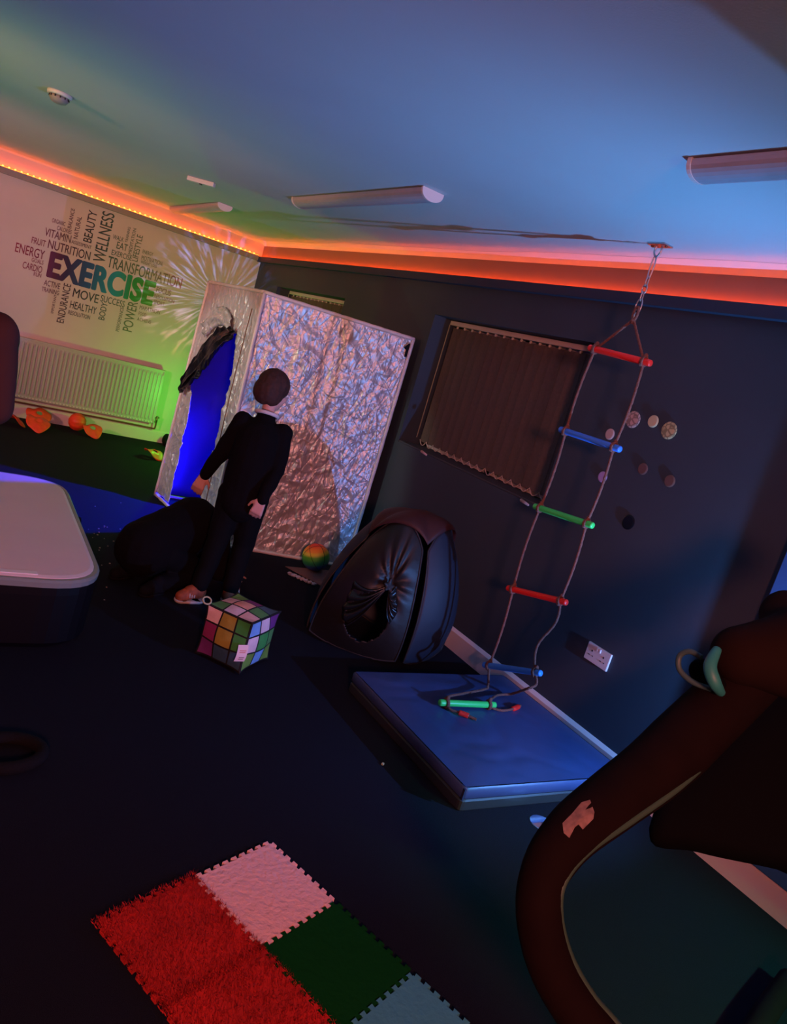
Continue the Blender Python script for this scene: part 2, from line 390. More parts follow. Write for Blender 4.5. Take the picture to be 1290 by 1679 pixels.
blind(W2[0], W2[1], 'far brown vertical blind whose top rail shows above the silver foil booth', 17)
# little hooks of the sill that stick out under the near window
for (x, y) in ((695, 743), (860, 824)):
    c = on(x, y, 0, -0.02)
    bm = NB(); capsule(bm, c+Vector((0, 0.03, 0.004)), c+Vector((0, -0.03, -0.004)), 0.010, 0.007, 10)
    thing_mesh('sill_bracket', bm, mat('salmon_plastic', (0.62, 0.36, 0.30), 0.5), 'small pinkish bracket at the %s end of the near window sill' % ('far left' if x < 800 else 'lower right'), 'bracket', smooth=True)

# ------------------------------------------------------------------ socket
P0 = on(968, 1052, 0, 0); 
t = empty('wall_socket', (0, -5.79, 0.435), 'white double plug socket low on the dark wall beside the blue mat', 'socket')
bm = NB(); box(bm, (-0.012, -5.866, 0.436), (0, -5.718, 0.524), bev=0.003); obj('face_plate', bm, M_white_plastic, t)
Mdk = mat('dark_slot', (0.02, 0.02, 0.02), 0.8)
for yc in (-5.755, -5.829):
    bm = NB()
    box(bm, (-0.0135, yc-0.004, 0.486), (-0.010, yc+0.004, 0.494)); box(bm, (-0.0135, yc-0.015, 0.465), (-0.010, yc-0.007, 0.469)); box(bm, (-0.0135, yc+0.007, 0.465), (-0.010, yc+0.015, 0.469))
    obj('pin_holes', bm, Mdk, t)
for yc in (-5.784, -5.800):
    bm = NB(); box(bm, (-0.018, yc-0.005, 0.500), (-0.010, yc+0.005, 0.518), bev=0.002); obj('switch', bm, M_white_plastic, t)

# ------------------------------------------------------------------ mirror dots on the right wall, reflections tinted into their base colours
dots = [(1038, 688, 26, (0.62, 0.45, 0.38), 'pinkish patterned'), (1071, 691, 19, (0.68, 0.58, 0.32), 'plain yellowish'), (1097, 706, 27, (0.62, 0.56, 0.28), 'large yellow-green patterned'),
        (1000, 712, 17, (0.62, 0.45, 0.40), 'pale pink'), (988, 782, 17, (0.50, 0.34, 0.62), 'small lilac'), (1054, 769, 18, (0.16, 0.085, 0.07), 'small dark brown'),
        (1098, 789, 19, (0.17, 0.095, 0.07), 'brown'), (1030, 856, 23, (0.006, 0.006, 0.010), 'black')]
where = ['beside the right rope of the ladder', 'between the two patterned discs', 'rightmost of the upper row', 'above the blue rung', 'below the blue rung', 'below the yellowish disc', 'lowest on the right of the cluster', 'lowest of all below the cluster']
for (x, y, dpx, c, nm), wh in zip(dots, where):
    P = on(x, y, 0, 0); R = dpx/2/F_PX*(P-CAM).dot(fw)*1.08
    m = mat('disc_'+nm.replace(' ', '_').replace('-', '_'), c, 0.28, metal=0.25)
    bm = NB(); lathe(bm, [(0, 0.006), (R*0.8, 0.006), (R, 0.003), (R, 0), (0, 0)], 32, Matrix.Translation(P) @ Matrix.Rotation(-PI/2, 4, 'Y'))
    if 'patterned' in nm:
        nt = m.node_tree; b = nt.nodes['Principled BSDF']; tc = nt.nodes.new('ShaderNodeTexCoord'); n = nt.nodes.new('ShaderNodeTexVoronoi'); n.feature = 'DISTANCE_TO_EDGE'
        n.inputs['Scale'].default_value = 38; r = nt.nodes.new('ShaderNodeValToRGB'); r.color_ramp.elements[0].color = (*[k*0.45 for k in c], 1); r.color_ramp.elements[1].color = (*c, 1); r.color_ramp.elements[1].position = 0.14; r.color_ramp.elements[0].position = 0.05
        nt.links.new(tc.outputs['Object'], n.inputs['Vector']); nt.links.new(n.outputs['Distance'], r.inputs[0]); nt.links.new(r.outputs[0], b.inputs['Base Color'])
    thing_mesh('wall_disc', bm, m, '%s round disc stuck on the dark wall, %s' % (nm, wh), 'wall disc', 'small round discs on the dark wall')

# blue door casing at the far right
bm = NB(); box(bm, (-0.035, -7.9, 0.126), (0, -6.46, 2.10), bev=0.003)
struct('trim_3', bm, mat('blue_panel', (0.03, 0.09, 0.24), 0.5))

# ------------------------------------------------------------------ word decal on the back wall
def ramp_mat(name, stops, strength=1.0):
    m = bpy.data.materials.new(name); m.use_nodes = True; nt = m.node_tree; b = nt.nodes['Principled BSDF']; b.inputs['Roughness'].default_value = 0.6
    g = nt.nodes.new('ShaderNodeNewGeometry'); s = nt.nodes.new('ShaderNodeSeparateXYZ'); mr = nt.nodes.new('ShaderNodeMapRange')
    mr.inputs['From Min'].default_value = -2.35; mr.inputs['From Max'].default_value = -0.65
    r = nt.nodes.new('ShaderNodeValToRGB'); els = r.color_ramp.elements
    els[0].position, els[0].color = stops[0][0], (*stops[0][1], 1); els[1].position, els[1].color = stops[-1][0], (*stops[-1][1], 1)
    for p, c in stops[1:-1]: e = els.new(p); e.color = (*c, 1)
    nt.links.new(g.outputs['Position'], s.inputs[0]); nt.links.new(s.outputs['X'], mr.inputs['Value']); nt.links.new(mr.outputs[0], r.inputs[0]); nt.links.new(r.outputs[0], b.inputs['Base Color'])
    return m
M_big = ramp_mat('exercise_ink', [(0.16, (0.171, 0.008, 0.057)), (0.30, (0.023, 0.019, 0.095)), (0.42, (0.011, 0.095, 0.247)), (0.56, (0.009, 0.323, 0.380)), (0.66, (0.019, 0.323, 0.057)), (0.80, (0.095, 0.323, 0.023)), (0.90, (0.380, 0.418, 0.019))])
M_sml = ramp_mat('small_word_ink', [(0.0, (0.304, 0.023, 0.057)), (0.14, (0.209, 0.023, 0.057)), (0.26, (0.085, 0.038, 0.057)), (0.38, (0.028, 0.038, 0.048)), (0.52, (0.057, 0.133, 0.104)), (0.70, (0.133, 0.209, 0.104)), (0.85, (0.285, 0.209, 0.133)), (1.0, (0.456, 0.038, 0.038))])
def word_mesh(txt, bold=0.0):
    cu = bpy.data.curves.new('t', 'FONT'); cu.body = txt; cu.size = 1; cu.offset = bold; cu.space_character = 1.0+bold*2; cu.extrude = 0
    o = bpy.data.objects.new('t', cu); COL.objects.link(o)
    dg = bpy.context.evaluated_depsgraph_get(); dg.update()
    me = bpy.data.meshes.new_from_object(o.evaluated_get(dg))
    bpy.data.objects.remove(o); bpy.data.curves.remove(cu)
    return me
def on_wall_word(txt, bl, br, tl, parent, m, name, thin=0.3, scale=(4.031, 0, 330), bold=0.0, fat=0.0):
    q = [on(a/scale[0]+scale[1], b/scale[0]+scale[2], 1, 0) for a, b in (bl, br, tl)]
    vert = abs(q[1].z-q[0].z) > abs(q[1].x-q[0].x)
    if vert: W = abs(q[1].z-q[0].z); Hh = abs(q[2].x-q[0].x)
    else: W = abs(q[1].x-q[0].x); Hh = abs(q[2].z-q[0].z)
    me = word_mesh(txt, bold)
    xs = [v.co.x for v in me.vertices]; ys = [v.co.y for v in me.vertices]
    x0, x1, y0, y1 = min(xs), max(xs), min(ys), max(ys)
    bm = NB(); bm.from_mesh(me); bpy.data.meshes.remove(me)
    if fat:
        base = bm.copy(); tm = bpy.data.meshes.new('t')
        for k, (dx, dy) in enumerate(((fat, 0), (-fat, 0), (0, fat*0.6), (0, -fat*0.6))):
            b2 = base.copy()
            for v in b2.verts: v.co += Vector((dx, dy, 0.0001*(k+1)))
            b2.to_mesh(tm); bm.from_mesh(tm); b2.free()
        base.free(); bpy.data.meshes.remove(tm)
    for v in bm.verts:
        a = (v.co.x-x0)/(x1-x0)*W; b = (v.co.y-y0)/(y1-y0)*Hh
        v.co = Vector((q[0].x-b, -0.0012-v.co.z, q[0].z+a)) if vert else Vector((q[0].x+a, -0.0012-v.co.z, q[0].z+b))
    o = obj(name, bm, m, parent); return o
dec = empty('wall_word_decal', (-1.5, 0, 1.0), 'cloud of fitness words around a large rainbow EXERCISE on the pale wall', 'wall lettering')
on_wall_word('EXERCISE', (308, 497), (1000, 685), (338, 330), dec, M_big, 'large_word', bold=0.030, fat=0.030)['label'] = 'large rainbow coloured word EXERCISE'
for txt, bl, br, tl in [
 ('TRANSFORMATION', (705, 432), (1195, 568), (712, 357)), ('NUTRITION', (314, 308), (592, 384), (322, 250)), ('VITAMIN', (293, 225), (465, 272), (298, 172)),
 ('FRUIT', (206, 275), (298, 300), (210, 233)), ('ENERGY', (98, 332), (290, 378), (105, 270)), ('GOALS', (207, 398), (285, 417), (210, 370)), ('CARDIO', (147, 440), (275, 470), (150, 395)),
 ('RUN', (221, 492), (270, 503), (224, 465)), ('ACTIVE', (288, 553), (393, 580), (292, 515)), ('TRAINING', (273, 592), (388, 618), (276, 562)), ('MOVE', (478, 630), (645, 680), (488, 572)),
 ('HEALTHY', (460, 703), (632, 748), (465, 655)), ('RESOLUTION', (449, 745), (592, 780), (452, 718)), ('SUCCESS', (662, 660), (820, 700), (668, 617)), ('FOCUS', (1030, 600), (1125, 622), (1034, 562)),
 ('RESOLUTION', (1017, 637), (1150, 668), (1020, 612)), ('SPORT', (1013, 676), (1085, 692), (1016, 650)), ('MARATHON', (920, 712), (1053, 748), (924, 685)), ('FOOD', (914, 750), (963, 762), (917, 728)),
 ('ACHIEVE', (904, 787), (996, 810), (908, 765)), ('ORGANIC', (342, 137), (430, 160), (346, 110)), ('CALORIES', (375, 188), (472, 210), (378, 160)), ('ASSESSMENT', (471, 277), (603, 312), (474, 254)),
 ('WALK', (744, 247), (815, 268), (748, 218)), ('EAT', (768, 310), (838, 330), (775, 265)), ('EXERCISE', (735, 352), (868, 388), (740, 318)), ('ENERGY', (940, 342), (1010, 360), (942, 318)),
 ('MOTIVATION', (932, 385), (1072, 418), (935, 355)), ('WEIGHT LOSS', (928, 408), (1035, 432), (930, 388)),
 ('BALANCE', (470, 182), (503, 55), (445, 175)), ('NATURAL', (512, 252), (548, 108), (483, 245)), ('BEAUTY', (603, 278), (648, 75), (548, 262)), ('WELLNESS', (692, 412), (758, 88), (613, 391)),
 ('LIFESTYLE', (908, 402), (944, 230), (870, 392)), ('MEDITATION', (866, 352), (900, 182), (845, 346)), ('TRAINING', (842, 275), (858, 172), (825, 270)), ('ENDURANCE', (420, 808), (470, 552), (372, 797)),
 ('IMPORTANT', (352, 742), (375, 620), (335, 737)), ('BODY', (688, 788), (712, 675), (648, 780)), ('POWER', (870, 866), (910, 672), (808, 850)), ('PERFORMANCE', (785, 862), (818, 705), (763, 856))]:
    on_wall_word(txt, bl, br, tl, dec, M_sml, 'small_word', fat=0.012)

# ------------------------------------------------------------------ radiator
rx0, rx1, rz0, rz1 = -2.20, -0.752, 0.205, 0.772
M_rad = mat('radiator_enamel', (0.50, 0.48, 0.47), 0.4)
t = empty('radiator', ((rx0+rx1)/2, -0.06, rz0), 'long white ribbed radiator under the word wall decal', 'radiator')
bm = NB(); n = 37; wd = (rx1-rx0)/n; pts = []
for i in range(n):
    x = rx0+i*wd
    for s, dp in ((0.0, 0.0), (0.30, 0.0), (0.42, 0.012), (0.88, 0.012)): pts.append((x+s*wd, -0.085-dp))
pts.append((rx1, -0.085))
rows = []
for z, k in ((rz0, 0.0), (rz0+0.025, 0.0), (rz0+0.05, 1.0), (rz1-0.05, 1.0), (rz1-0.025, 0.0), (rz1, 0.0)):
    rows.append([bm.verts.new((x, -0.085+(y+0.085)*k, z)) for x, y in pts])
for A, B in zip(rows, rows[1:]):
    for k in range(len(A)-1): bm.faces.new((A[k], A[k+1], B[k+1], B[k]))
box(bm, (rx0, -0.084, rz0), (rx1, -0.045, rz1))
obj('panel', bm, M_rad, t)
bm = NB(); box(bm, (rx0-0.004, -0.100, rz1-0.004), (rx1+0.004, -0.03, rz1+0.008), bev=0.003)
obj('top_grille', bm, M_rad, t)
bm = NB()
for i in range(46):
    x = rx0+0.02+i*0.031
    box(bm, (x, -0.099, rz0+0.010), (x+0.018, -0.0855, rz0+0.019))
s = obj('lower_slots', bm, mat('pale_slot_edge', (0.72, 0.70, 0.66), 0.5), t)
for xx in (rx0+0.004, rx1-0.004):
    bm = NB(); box(bm, (xx-0.005, -0.099, rz0), (xx+0.005, -0.03, rz1), bev=0.002); obj('side_panel', bm, M_rad, t)
bm = NB(); box(bm, (rx0+0.2, -0.05, rz0+0.1), (rx0+0.25, -0.003, rz1-0.1)); box(bm, (rx1-0.25, -0.05, rz0+0.1), (rx1-0.2, -0.003, rz1-0.1)); obj('wall_bracket', bm, M_rad, t)
bm = NB(); c = Vector((rx1+0.030, -0.07, rz0+0.02)); capsule(bm, c, c+Vector((0, 0, 0.055)), 0.011, 0.013, 10); capsule(bm, c, c+Vector((-0.03, 0, 0)), 0.008, 0.008, 8)
capsule(bm, c+Vector((-0.02, 0, 0.045)), c+Vector((0.02, 0, 0.05)), 0.006, 0.006, 8)
v = obj('valve', bm, mat('brass_valve', (0.30, 0.24, 0.14), 0.35, metal=0.8), t, True)
bm = NB(); tube(bm, catmull([(rx1+0.030, -0.07, rz0+0.02), (rx1+0.030, -0.07, 0.16), (rx1+0.01, -0.06, 0.148), (rx1-0.08, -0.04, 0.148), (-1.5, -0.035, 0.150), (XL+0.1, -0.035, 0.155)], 6), 0.0085, 8)
obj('pipe', bm, mat('dark_copper_pipe', (0.20, 0.06, 0.05), 0.4, metal=0.3), t, True)

# ------------------------------------------------------------------ orange things on the far floor
M_or = mat('orange_plastic', (0.95, 0.085, 0.022), 0.45, noise_amt=0.1, nscale=30)
def disc_cone(loc, rot, fold, label, R=0.095):
    # a soft sports marker: shallow cone with a hole, squashed and folded
    bm = NB(); prof = [(0.028, 0.052), (0.030, 0.055), (0.050, 0.040), (R*0.85, 0.012), (R, 0.004), (R*0.99, 0.0), (R*0.83, 0.008), (0.048, 0.036), (0.026, 0.050), (0.028, 0.052)]
    lathe(bm, prof, 36)
    for v in bm.verts:
        x, y, z = v.co
        a = 0.55*fold*abs(x)/R
        v.co = Vector((x*math.cos(a*0.8), y*(1+0.15*math.sin(x*40)), z+abs(x)*math.sin(a)*0.9))
    Mr = Matrix.Rotation(rot[2], 4, 'Z') @ Matrix.Rotation(rot[0], 4, 'X') @ Matrix.Rotation(rot[1], 4, 'Y')
    for v in bm.verts: v.co = Mr @ v.co
    mz = min(v.co.z for v in bm.verts)
    for v in bm.verts: v.co += Vector((loc[0], loc[1], -mz+0.0005))
    return thing_mesh('marker_cone', bm, M_or, label, 'marker cone', 'orange folded marker cones on the far floor', smooth=True)
disc_cone((-0.905, -0.86), (0.25, 0.1, 0.5), 1.1, 'orange folded marker with a pale tip, alone nearest the silver booth', 0.10)
disc_cone((-1.385, -0.33), (0.5, -0.1, 0.2), 1.0, 'orange folded marker on the floor just below the orange ball', 0.10)
disc_cone((-1.90, -0.50), (0.45, 0.2, -0.2), 0.8, 'largest orange marker, front one of the pile at far left', 0.115)
disc_cone((-2.10, -0.42), (0.2, 0.4, 0.9), 0.9, 'orange marker at the left end of the pile beside the person', 0.11)
disc_cone((-1.86, -0.17), (0.55, 0.0, 0.1), 0.5, 'orange marker leaning at the back of the pile by the skirting', 0.12)
c = Vector((-1.50, -0.150, 0.085))
bm = NB(); sph(bm, c, (0.084, 0.078, 0.085), 28, 18)
for v in bm.verts:
    d = v.co-c; v.co = c+d*(1+0.035*math.sin(8*math.atan2(d.y, d.z)))
thing_mesh('orange_ball', bm, M_or, 'orange ribbed ball on the floor under the radiator pipe', 'ball', smooth=True)
bm = NB(); sph(bm, (-0.60, -0.16, 0.07), (0.045, 0.06, 0.07), 14, 10); capsule(bm, (-0.60, -0.16, 0.06), (-0.57, -0.2, 0.03), 0.03, 0.03)
bm = remesh(bm, 0.008); thing_mesh('dark_bundle', bm, M_black, 'small black bundle on the floor behind the left edge of the silver booth', 'bundle', smooth=True)

# ------------------------------------------------------------------ silver foil booth
Lb, Lt = Vector((-1.19, -2.21, 0.0)), Vector((-1.085, -1.975, 1.732))
Fb, Ft = Vector((-1.085, -3.28, 0.0)), Vector((-1.085, -3.28, 1.737))
Lt = on(343, 462, 2, 1.735); Lt = Vector((-1.16, 0, 0)) if False else on(343, 462, 0, -1.13)
Ft = on(434, 479, 1, -3.23)
Rb = Vector((-0.085, -3.50, 0.0)); Rt = on(678, 556, 0, -0.075)
Bb = Vector((-0.16, -2.35, 0.0)); Bt = Vector((-0.14, -2.30, 1.72))
booth = empty('foil_booth', ((Lb+Fb+Rb+Bb)/4*1.0), 'tall silver foil covered booth with a slit doorway onto a blue interior', 'booth')
def foil_mat():
    m = bpy.data.materials.new('crumpled_silver_foil'); m.use_nodes = True; nt = m.node_tree; b = nt.nodes['Principled BSDF']
    b.inputs['Base Color'].default_value = (0.62, 0.60, 0.63, 1); b.inputs['Metallic'].default_value = 0.50; b.inputs['Roughness'].default_value = 0.42
    tc = nt.nodes.new('ShaderNodeTexCoord'); sp = nt.nodes.new('ShaderNodeSeparateXYZ'); nt.links.new(tc.outputs['Object'], sp.inputs[0])
    sub = nt.nodes.new('ShaderNodeMath'); sub.operation = 'SUBTRACT'; nt.links.new(sp.outputs['X'], sub.inputs[0]); nt.links.new(sp.outputs['Y'], sub.inputs[1])
    cb = nt.nodes.new('ShaderNodeCombineXYZ'); nt.links.new(sub.outputs[0], cb.inputs[0]); nt.links.new(sp.outputs['Z'], cb.inputs[1])
    prev = None
    # sharp wrinkle lines running in several directions
    for k, (ang, sx, sy, hgt, pw) in enumerate(((0.25, 9, 2.2, 0.0042, 5), (-0.45, 11, 2.4, 0.0038, 6), (1.25, 9, 2.4, 0.0034, 6), (0.9, 18, 4.5, 0.0020, 4), (-0.15, 24, 5, 0.0018, 4), (-1.1, 22, 5, 0.0017, 4))):
        mp = nt.nodes.new('ShaderNodeMapping'); mp.vector_type = 'TEXTURE'; mp.inputs['Rotation'].default_value = (0, 0, ang); mp.inputs['Scale'].default_value = (1/sx, 1/sy, 1); mp.inputs['Location'].default_value = (k*3.7, k*1.3, 0)
        nt.links.new(cb.outputs[0], mp.inputs[0])
        n = nt.nodes.new('ShaderNodeTexNoise'); n.inputs['Scale'].default_value = 1.0; n.inputs['Detail'].default_value = 1.0; n.inputs['Distortion'].default_value = 0.3; nt.links.new(mp.outputs[0], n.inputs['Vector'])
        a1 = nt.nodes.new('ShaderNodeMath'); a1.operation = 'SUBTRACT'; nt.links.new(n.outputs['Fac'], a1.inputs[0]); a1.inputs[1].default_value = 0.5
        a2 = nt.nodes.new('ShaderNodeMath'); a2.operation = 'ABSOLUTE'; nt.links.new(a1.outputs[0], a2.inputs[0])
        a3 = nt.nodes.new('ShaderNodeMath'); a3.operation = 'MULTIPLY_ADD'; nt.links.new(a2.outputs[0], a3.inputs[0]); a3.inputs[1].default_value = -2.4; a3.inputs[2].default_value = 1.0
        a4 = nt.nodes.new('ShaderNodeMath'); a4.operation = 'POWER'; nt.links.new(a3.outputs[0], a4.inputs[0]); a4.inputs[1].default_value = pw
        bp = nt.nodes.new('ShaderNodeBump'); bp.inputs['Strength'].default_value = 1.0; bp.inputs['Distance'].default_value = hgt
        if k % 2: bp.invert = True
        nt.links.new(a4.outputs[0], bp.inputs['Height'])
        if prev: nt.links.new(prev.outputs[0], bp.inputs['Normal'])
        prev = bp
    nt.links.new(prev.outputs[0], b.inputs['Normal'])
    return m
M_foil = foil_mat()
M_pole = mat('white_taped_pole', (0.66, 0.58, 0.58), 0.5, noise_amt=0.1, nscale=15, bump=0.3, bscale=60)
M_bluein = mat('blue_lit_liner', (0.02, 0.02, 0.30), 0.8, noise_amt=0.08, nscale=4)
M_blackfoil = mat('black_foil_reverse', (0.008, 0.008, 0.012), 0.3, bump=0.8, bscale=22)
def crease(p, sc, seed):
    q = Vector((p.x*sc+seed, p.y*sc, p.z*sc))
    return noise.noise(q)*0.5 + (0.5-abs(noise.noise(q*2.3)))*0.7 + (0.5-abs(noise.noise(q*5.1)))*0.35
def panel(name, b0, b1, t0, t1, inset, out, m, cut=None, nu=90, nv=120, amp=0.016, parent=booth, seed=0.0, bot=0.02):
    """foil sheet hung inside the poles between four corners"""
    bm = NB(); out = Vector(out)
    G = {}
    for i in range(nu+1):
        for j in range(nv+1):
            s = i/nu; tt = j/nv
            ss = inset+(1-2*inset)*s; tz = bot+(1-0.004-bot)*tt
            p = (b0.lerp(b1, ss)).lerp(t0.lerp(t1, ss), tz)
            e = min(1, 6*min(s, 1-s, tt+0.03, 1-tt)+0.25)
            stretch = Vector((p.x*2.2+p.y*2.2, 0, p.z*1.3))
            p = p + out*(amp*e*(crease(stretch, 3.0, seed)-0.45)) + Vector((0, 0, 0.006*noise.noise(p*9)))
            if s == 0 or s == 1 or j == 0: p += out*0.004*noise.noise(p*40)
            G[i, j] = (p, s, tt)
    V = {}
    def gv(k):
        if k not in V: V[k] = bm.verts.new(G[k][0])
        return V[k]
    for i in range(nu):
        for j in range(nv):
            s = (i+0.5)/nu; tt = (j+0.5)/nv
            if cut and cut(s, tt): continue
            bm.faces.new((gv((i, j)), gv((i+1, j)), gv((i+1, j+1)), gv((i, j+1))))
    o = obj(name, bm, m, parent, True)
    sd = o.modifiers.new('thick', 'SOLIDIFY'); sd.thickness = 0.002
    return o
nF = (Fb-Lb).cross(Vector((0, 0, 1))).normalized()        # outwards of the doorway face
if nF.dot(CAM-Fb) < 0: nF.negate()
nR = (Rb-Fb).cross(Vector((0, 0, 1))).normalized()
if nR.dot(CAM-Fb) < 0: nR.negate()
def lerpT(tab, t):
    for (a, va), (b, vb) in zip(tab, tab[1:]):
        if a <= t <= b: return va+(vb-va)*(t-a)/(b-a)
    return tab[-1][1] if t > tab[-1][0] else tab[0][1]
left_e = [(0, 0.26), (0.25, 0.22), (0.5, 0.20), (0.545, 0.10), (0.60, 0.14), (0.70, 0.32), (0.80, 0.60), (0.82, 0.72)]
right_e = [(0, 0.74), (0.3, 0.77), (0.5, 0.78), (0.7, 0.77), (0.82, 0.74)]
def door(s, t):
    if t > 0.82: return False
    wob = 0.012*noise.noise(Vector((t*9, 0, 0)))+0.006*noise.noise(Vector((t*40, 3, 0)))
    return lerpT(left_e, t)+wob < s < lerpT(right_e, t)+wob
panel('doorway_sheet', Lb, Fb, Lt, Ft, 0.012, nF, M_foil, cut=door, nu=90, nv=150, seed=4.0, amp=0.03)
panel('side_sheet', Fb, Rb, Ft, Rt, 0.012, nR, M_foil, nu=110, nv=150, seed=9.0, amp=0.03, bot=-0.004)
# inner liner (back and far side)
bi = 0.03
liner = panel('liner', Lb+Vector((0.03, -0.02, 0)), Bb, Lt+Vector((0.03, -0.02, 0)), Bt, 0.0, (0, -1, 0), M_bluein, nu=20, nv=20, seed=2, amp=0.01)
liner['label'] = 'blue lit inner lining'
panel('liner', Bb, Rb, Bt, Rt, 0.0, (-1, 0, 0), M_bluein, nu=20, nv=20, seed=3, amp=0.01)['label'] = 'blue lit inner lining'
bm = NB(); vs4 = [bm.verts.new(p+Vector((0, 0, -0.01))) for p in (Lt, Ft, Rt, Bt)]; bm.faces.new(vs4); tp = obj('roof_sheet', bm, M_foil, booth); tp.modifiers.new('t', 'SOLIDIFY').thickness = 0.003
for a, b in ((Lb, Lt), (Fb, Ft), (Rb, Rt), (Bb, Bt), (Lt, Ft), (Ft, Rt), (Rt, Bt), (Bt, Lt), (Lb, Fb), (Fb, Rb), (Rb, Bb), (Bb, Lb)):
    bm = NB(); up = Vector((0, 0, 0.011)) if a.z < 0.05 and b.z < 0.05 else Vector((0, 0, 0))
    N = 24; pts = [a.lerp(b, k/N)+up+Vector((noise.noise(a*3+Vector((k, 0, 0)))*0.002, noise.noise(b*3+Vector((0, k, 0)))*0.002, 0)) for k in range(N+1)]
    tube(bm, pts, lambda t: 0.0125+0.0012*math.sin(t*60), 10); obj('pole', bm, M_pole, booth, True)
# gathered curtain flap with its black reverse
def P_F(s, t, off): return (Lb.lerp(Fb, s)).lerp(Lt.lerp(Ft, s), t)+nF*off
ctrl = [(0.055, 0.535), (0.16, 0.60), (0.30, 0.685), (0.42, 0.75), (0.56, 0.80), (0.73, 0.825)]
bm = NB(); n = 60; K = 12; rows = []
cc = catmull([Vector((a, b, 0)) for a, b in ctrl], 12)
for i, c in enumerate(cc):
    f = i/(len(cc)-1); wd_ = 0.055*math.sin(PI*min(1, f*0.9+0.08))+0.018
    row = []
    for k in range(K+1):
        a = 2*PI*k/K*0.98
        rr = wd_*(1+0.35*noise.noise(Vector((f*14, k*0.7, 1))))
        row.append(bm.verts.new(P_F(c.x+math.cos(a)*rr*0.75, c.y-wd_*0.35+math.sin(a)*rr*0.9, 0.020+0.028*math.sin(k*1.9+f*9)*0.5+0.02)))
    rows.append(row)
for A, B in zip(rows, rows[1:]):
    for k in range(K): bm.faces.new((A[k], A[k+1], B[k+1], B[k]))
fl = obj('curtain_flap', bm, M_blackfoil, booth, False); fl['label'] = 'black reverse of the gathered doorway curtain'; fl.modifiers.new('t', 'SOLIDIFY').thickness = 0.003
bm = NB()
rows = []
for i in range(25):
    f = i/24; row = []
    for k in range(10):
        g = k/9
        s = 0.22+0.46*f-0.06*g; t_ = 0.80+0.055*math.sin(f*PI)+0.075*(g-0.5)+0.035*f
        row.append(bm.verts.new(P_F(s, t_, 0.014+0.035*abs(math.sin(g*7+f*5))*math.sin(PI*g)+0.012*noise.noise(Vector((f*12, g*8, 0))))))
    rows.append(row)
for A, B in zip(rows, rows[1:]):
    for k in range(9): bm.faces.new((A[k], A[k+1], B[k+1], B[k]))
kn = obj('gathered_foil', bm, M_foil, booth, True); kn.modifiers.new('t', 'SOLIDIFY').thickness = 0.002
# cord down the near curtain edge, black pocket at the top right corner
bm = NB(); tube(bm, catmull([P_F(0.90, 0.93, 0.016), P_F(0.885, 0.7, 0.02), P_F(0.875, 0.5, 0.018), P_F(0.885, 0.25, 0.02), P_F(0.88, 0.03, 0.016)], 10), 0.0035, 6); obj('tie_cord', bm, mat('brown_cord', (0.18, 0.10, 0.08), 0.8), booth)
bm = NB(); a = Rt+(Fb-Rb).normalized()*0.055+Vector((0, 0, -0.075)); pr = [(0, 0), (0.03, 0.035), (0.045, 0.04), (0.045, -0.055), (0.025, -0.06), (0.02, -0.01)]
u_ = (Rb-Fb).normalized(); prism(bm, [a+u_*x*0.8+Vector((0, 0, z))+nR*0.012 for x, z in pr], nR*0.004); obj('corner_tab', bm, M_black, booth)

# ------------------------------------------------------------------ low platform at left
pz = 0.32
cs = [Vector((-3.35, -3.30, 0)), Vector((-2.085, -3.36, 0)), Vector((-2.115, -4.92, 0)), Vector((-3.35, -4.90, 0))]
def rrect(cs, rad, z, n=8, grow=0.0):
    out = []; N = len(cs); ctr = sum(cs, Vector())/N
    for i in range(N):
        p = cs[i]; a = (cs[i-1]-p).normalized(); b = (cs[(i+1) % N]-p).normalized()
        p0 = p+a*rad; p1 = p+b*rad
        for k in range(n+1):
            s = k/n; q = (1-s)**2*p0+2*s*(1-s)*p+s*s*p1
            q = q+(q-ctr).normalized()*grow; out.append(Vector((q.x, q.y, z)))
    return out
def loft(bm, loops, capb=True, capt=True):
    R = [[bm.verts.new(p) for p in L] for L in loops]
    n = len(R[0])
    for A, B in zip(R, R[1:]):
        for k in range(n): bm.faces.new((A[k], A[(k+1) % n], B[(k+1) % n], B[k]))
    if capb: bm.faces.new(list(reversed(R[0])))
    if capt: bm.faces.new(R[-1])
t = empty('padded_platform', (-2.7, -4.1, 0), 'low platform with a smooth white top, rounded corners and dark sides', 'platform')
bm = NB(); loft(bm, [rrect(cs, 0.24, 0.0, grow=-0.03), rrect(cs, 0.24, 0.03, grow=0), rrect(cs, 0.24, pz-0.07, grow=0.012), rrect(cs, 0.24, pz-0.035, grow=0.012)]); obj('base', bm, mat('dark_vinyl', (0.004, 0.0035, 0.006), 0.45, spec=0.3), t)
bm = NB(); loft(bm, [rrect(cs, 0.24, pz-0.035, grow=0.014), rrect(cs, 0.24, pz-0.012, grow=0.018), rrect(cs, 0.24, pz-0.003, grow=0.008), rrect(cs, 0.24, pz-0.003, grow=-0.01), rrect(cs, 0.24, pz-0.012, grow=-0.016)], True, True); rm = obj('rim', bm, mat('grey_green_rim', (0.25, 0.30, 0.28), 0.4), t)
M_pad = mat('white_pad', (0.86, 0.74, 0.73), 0.55, noise_amt=0.02, nscale=3)
bm = NB(); loft(bm, [rrect(cs, 0.23, pz-0.02, grow=-0.014), rrect(cs, 0.23, pz-0.001, grow=-0.015), rrect(cs, 0.23, pz+0.004, grow=-0.035), rrect(cs, 0.23, pz+0.006, grow=-0.12)]); obj('pad', bm, M_pad, t, False)
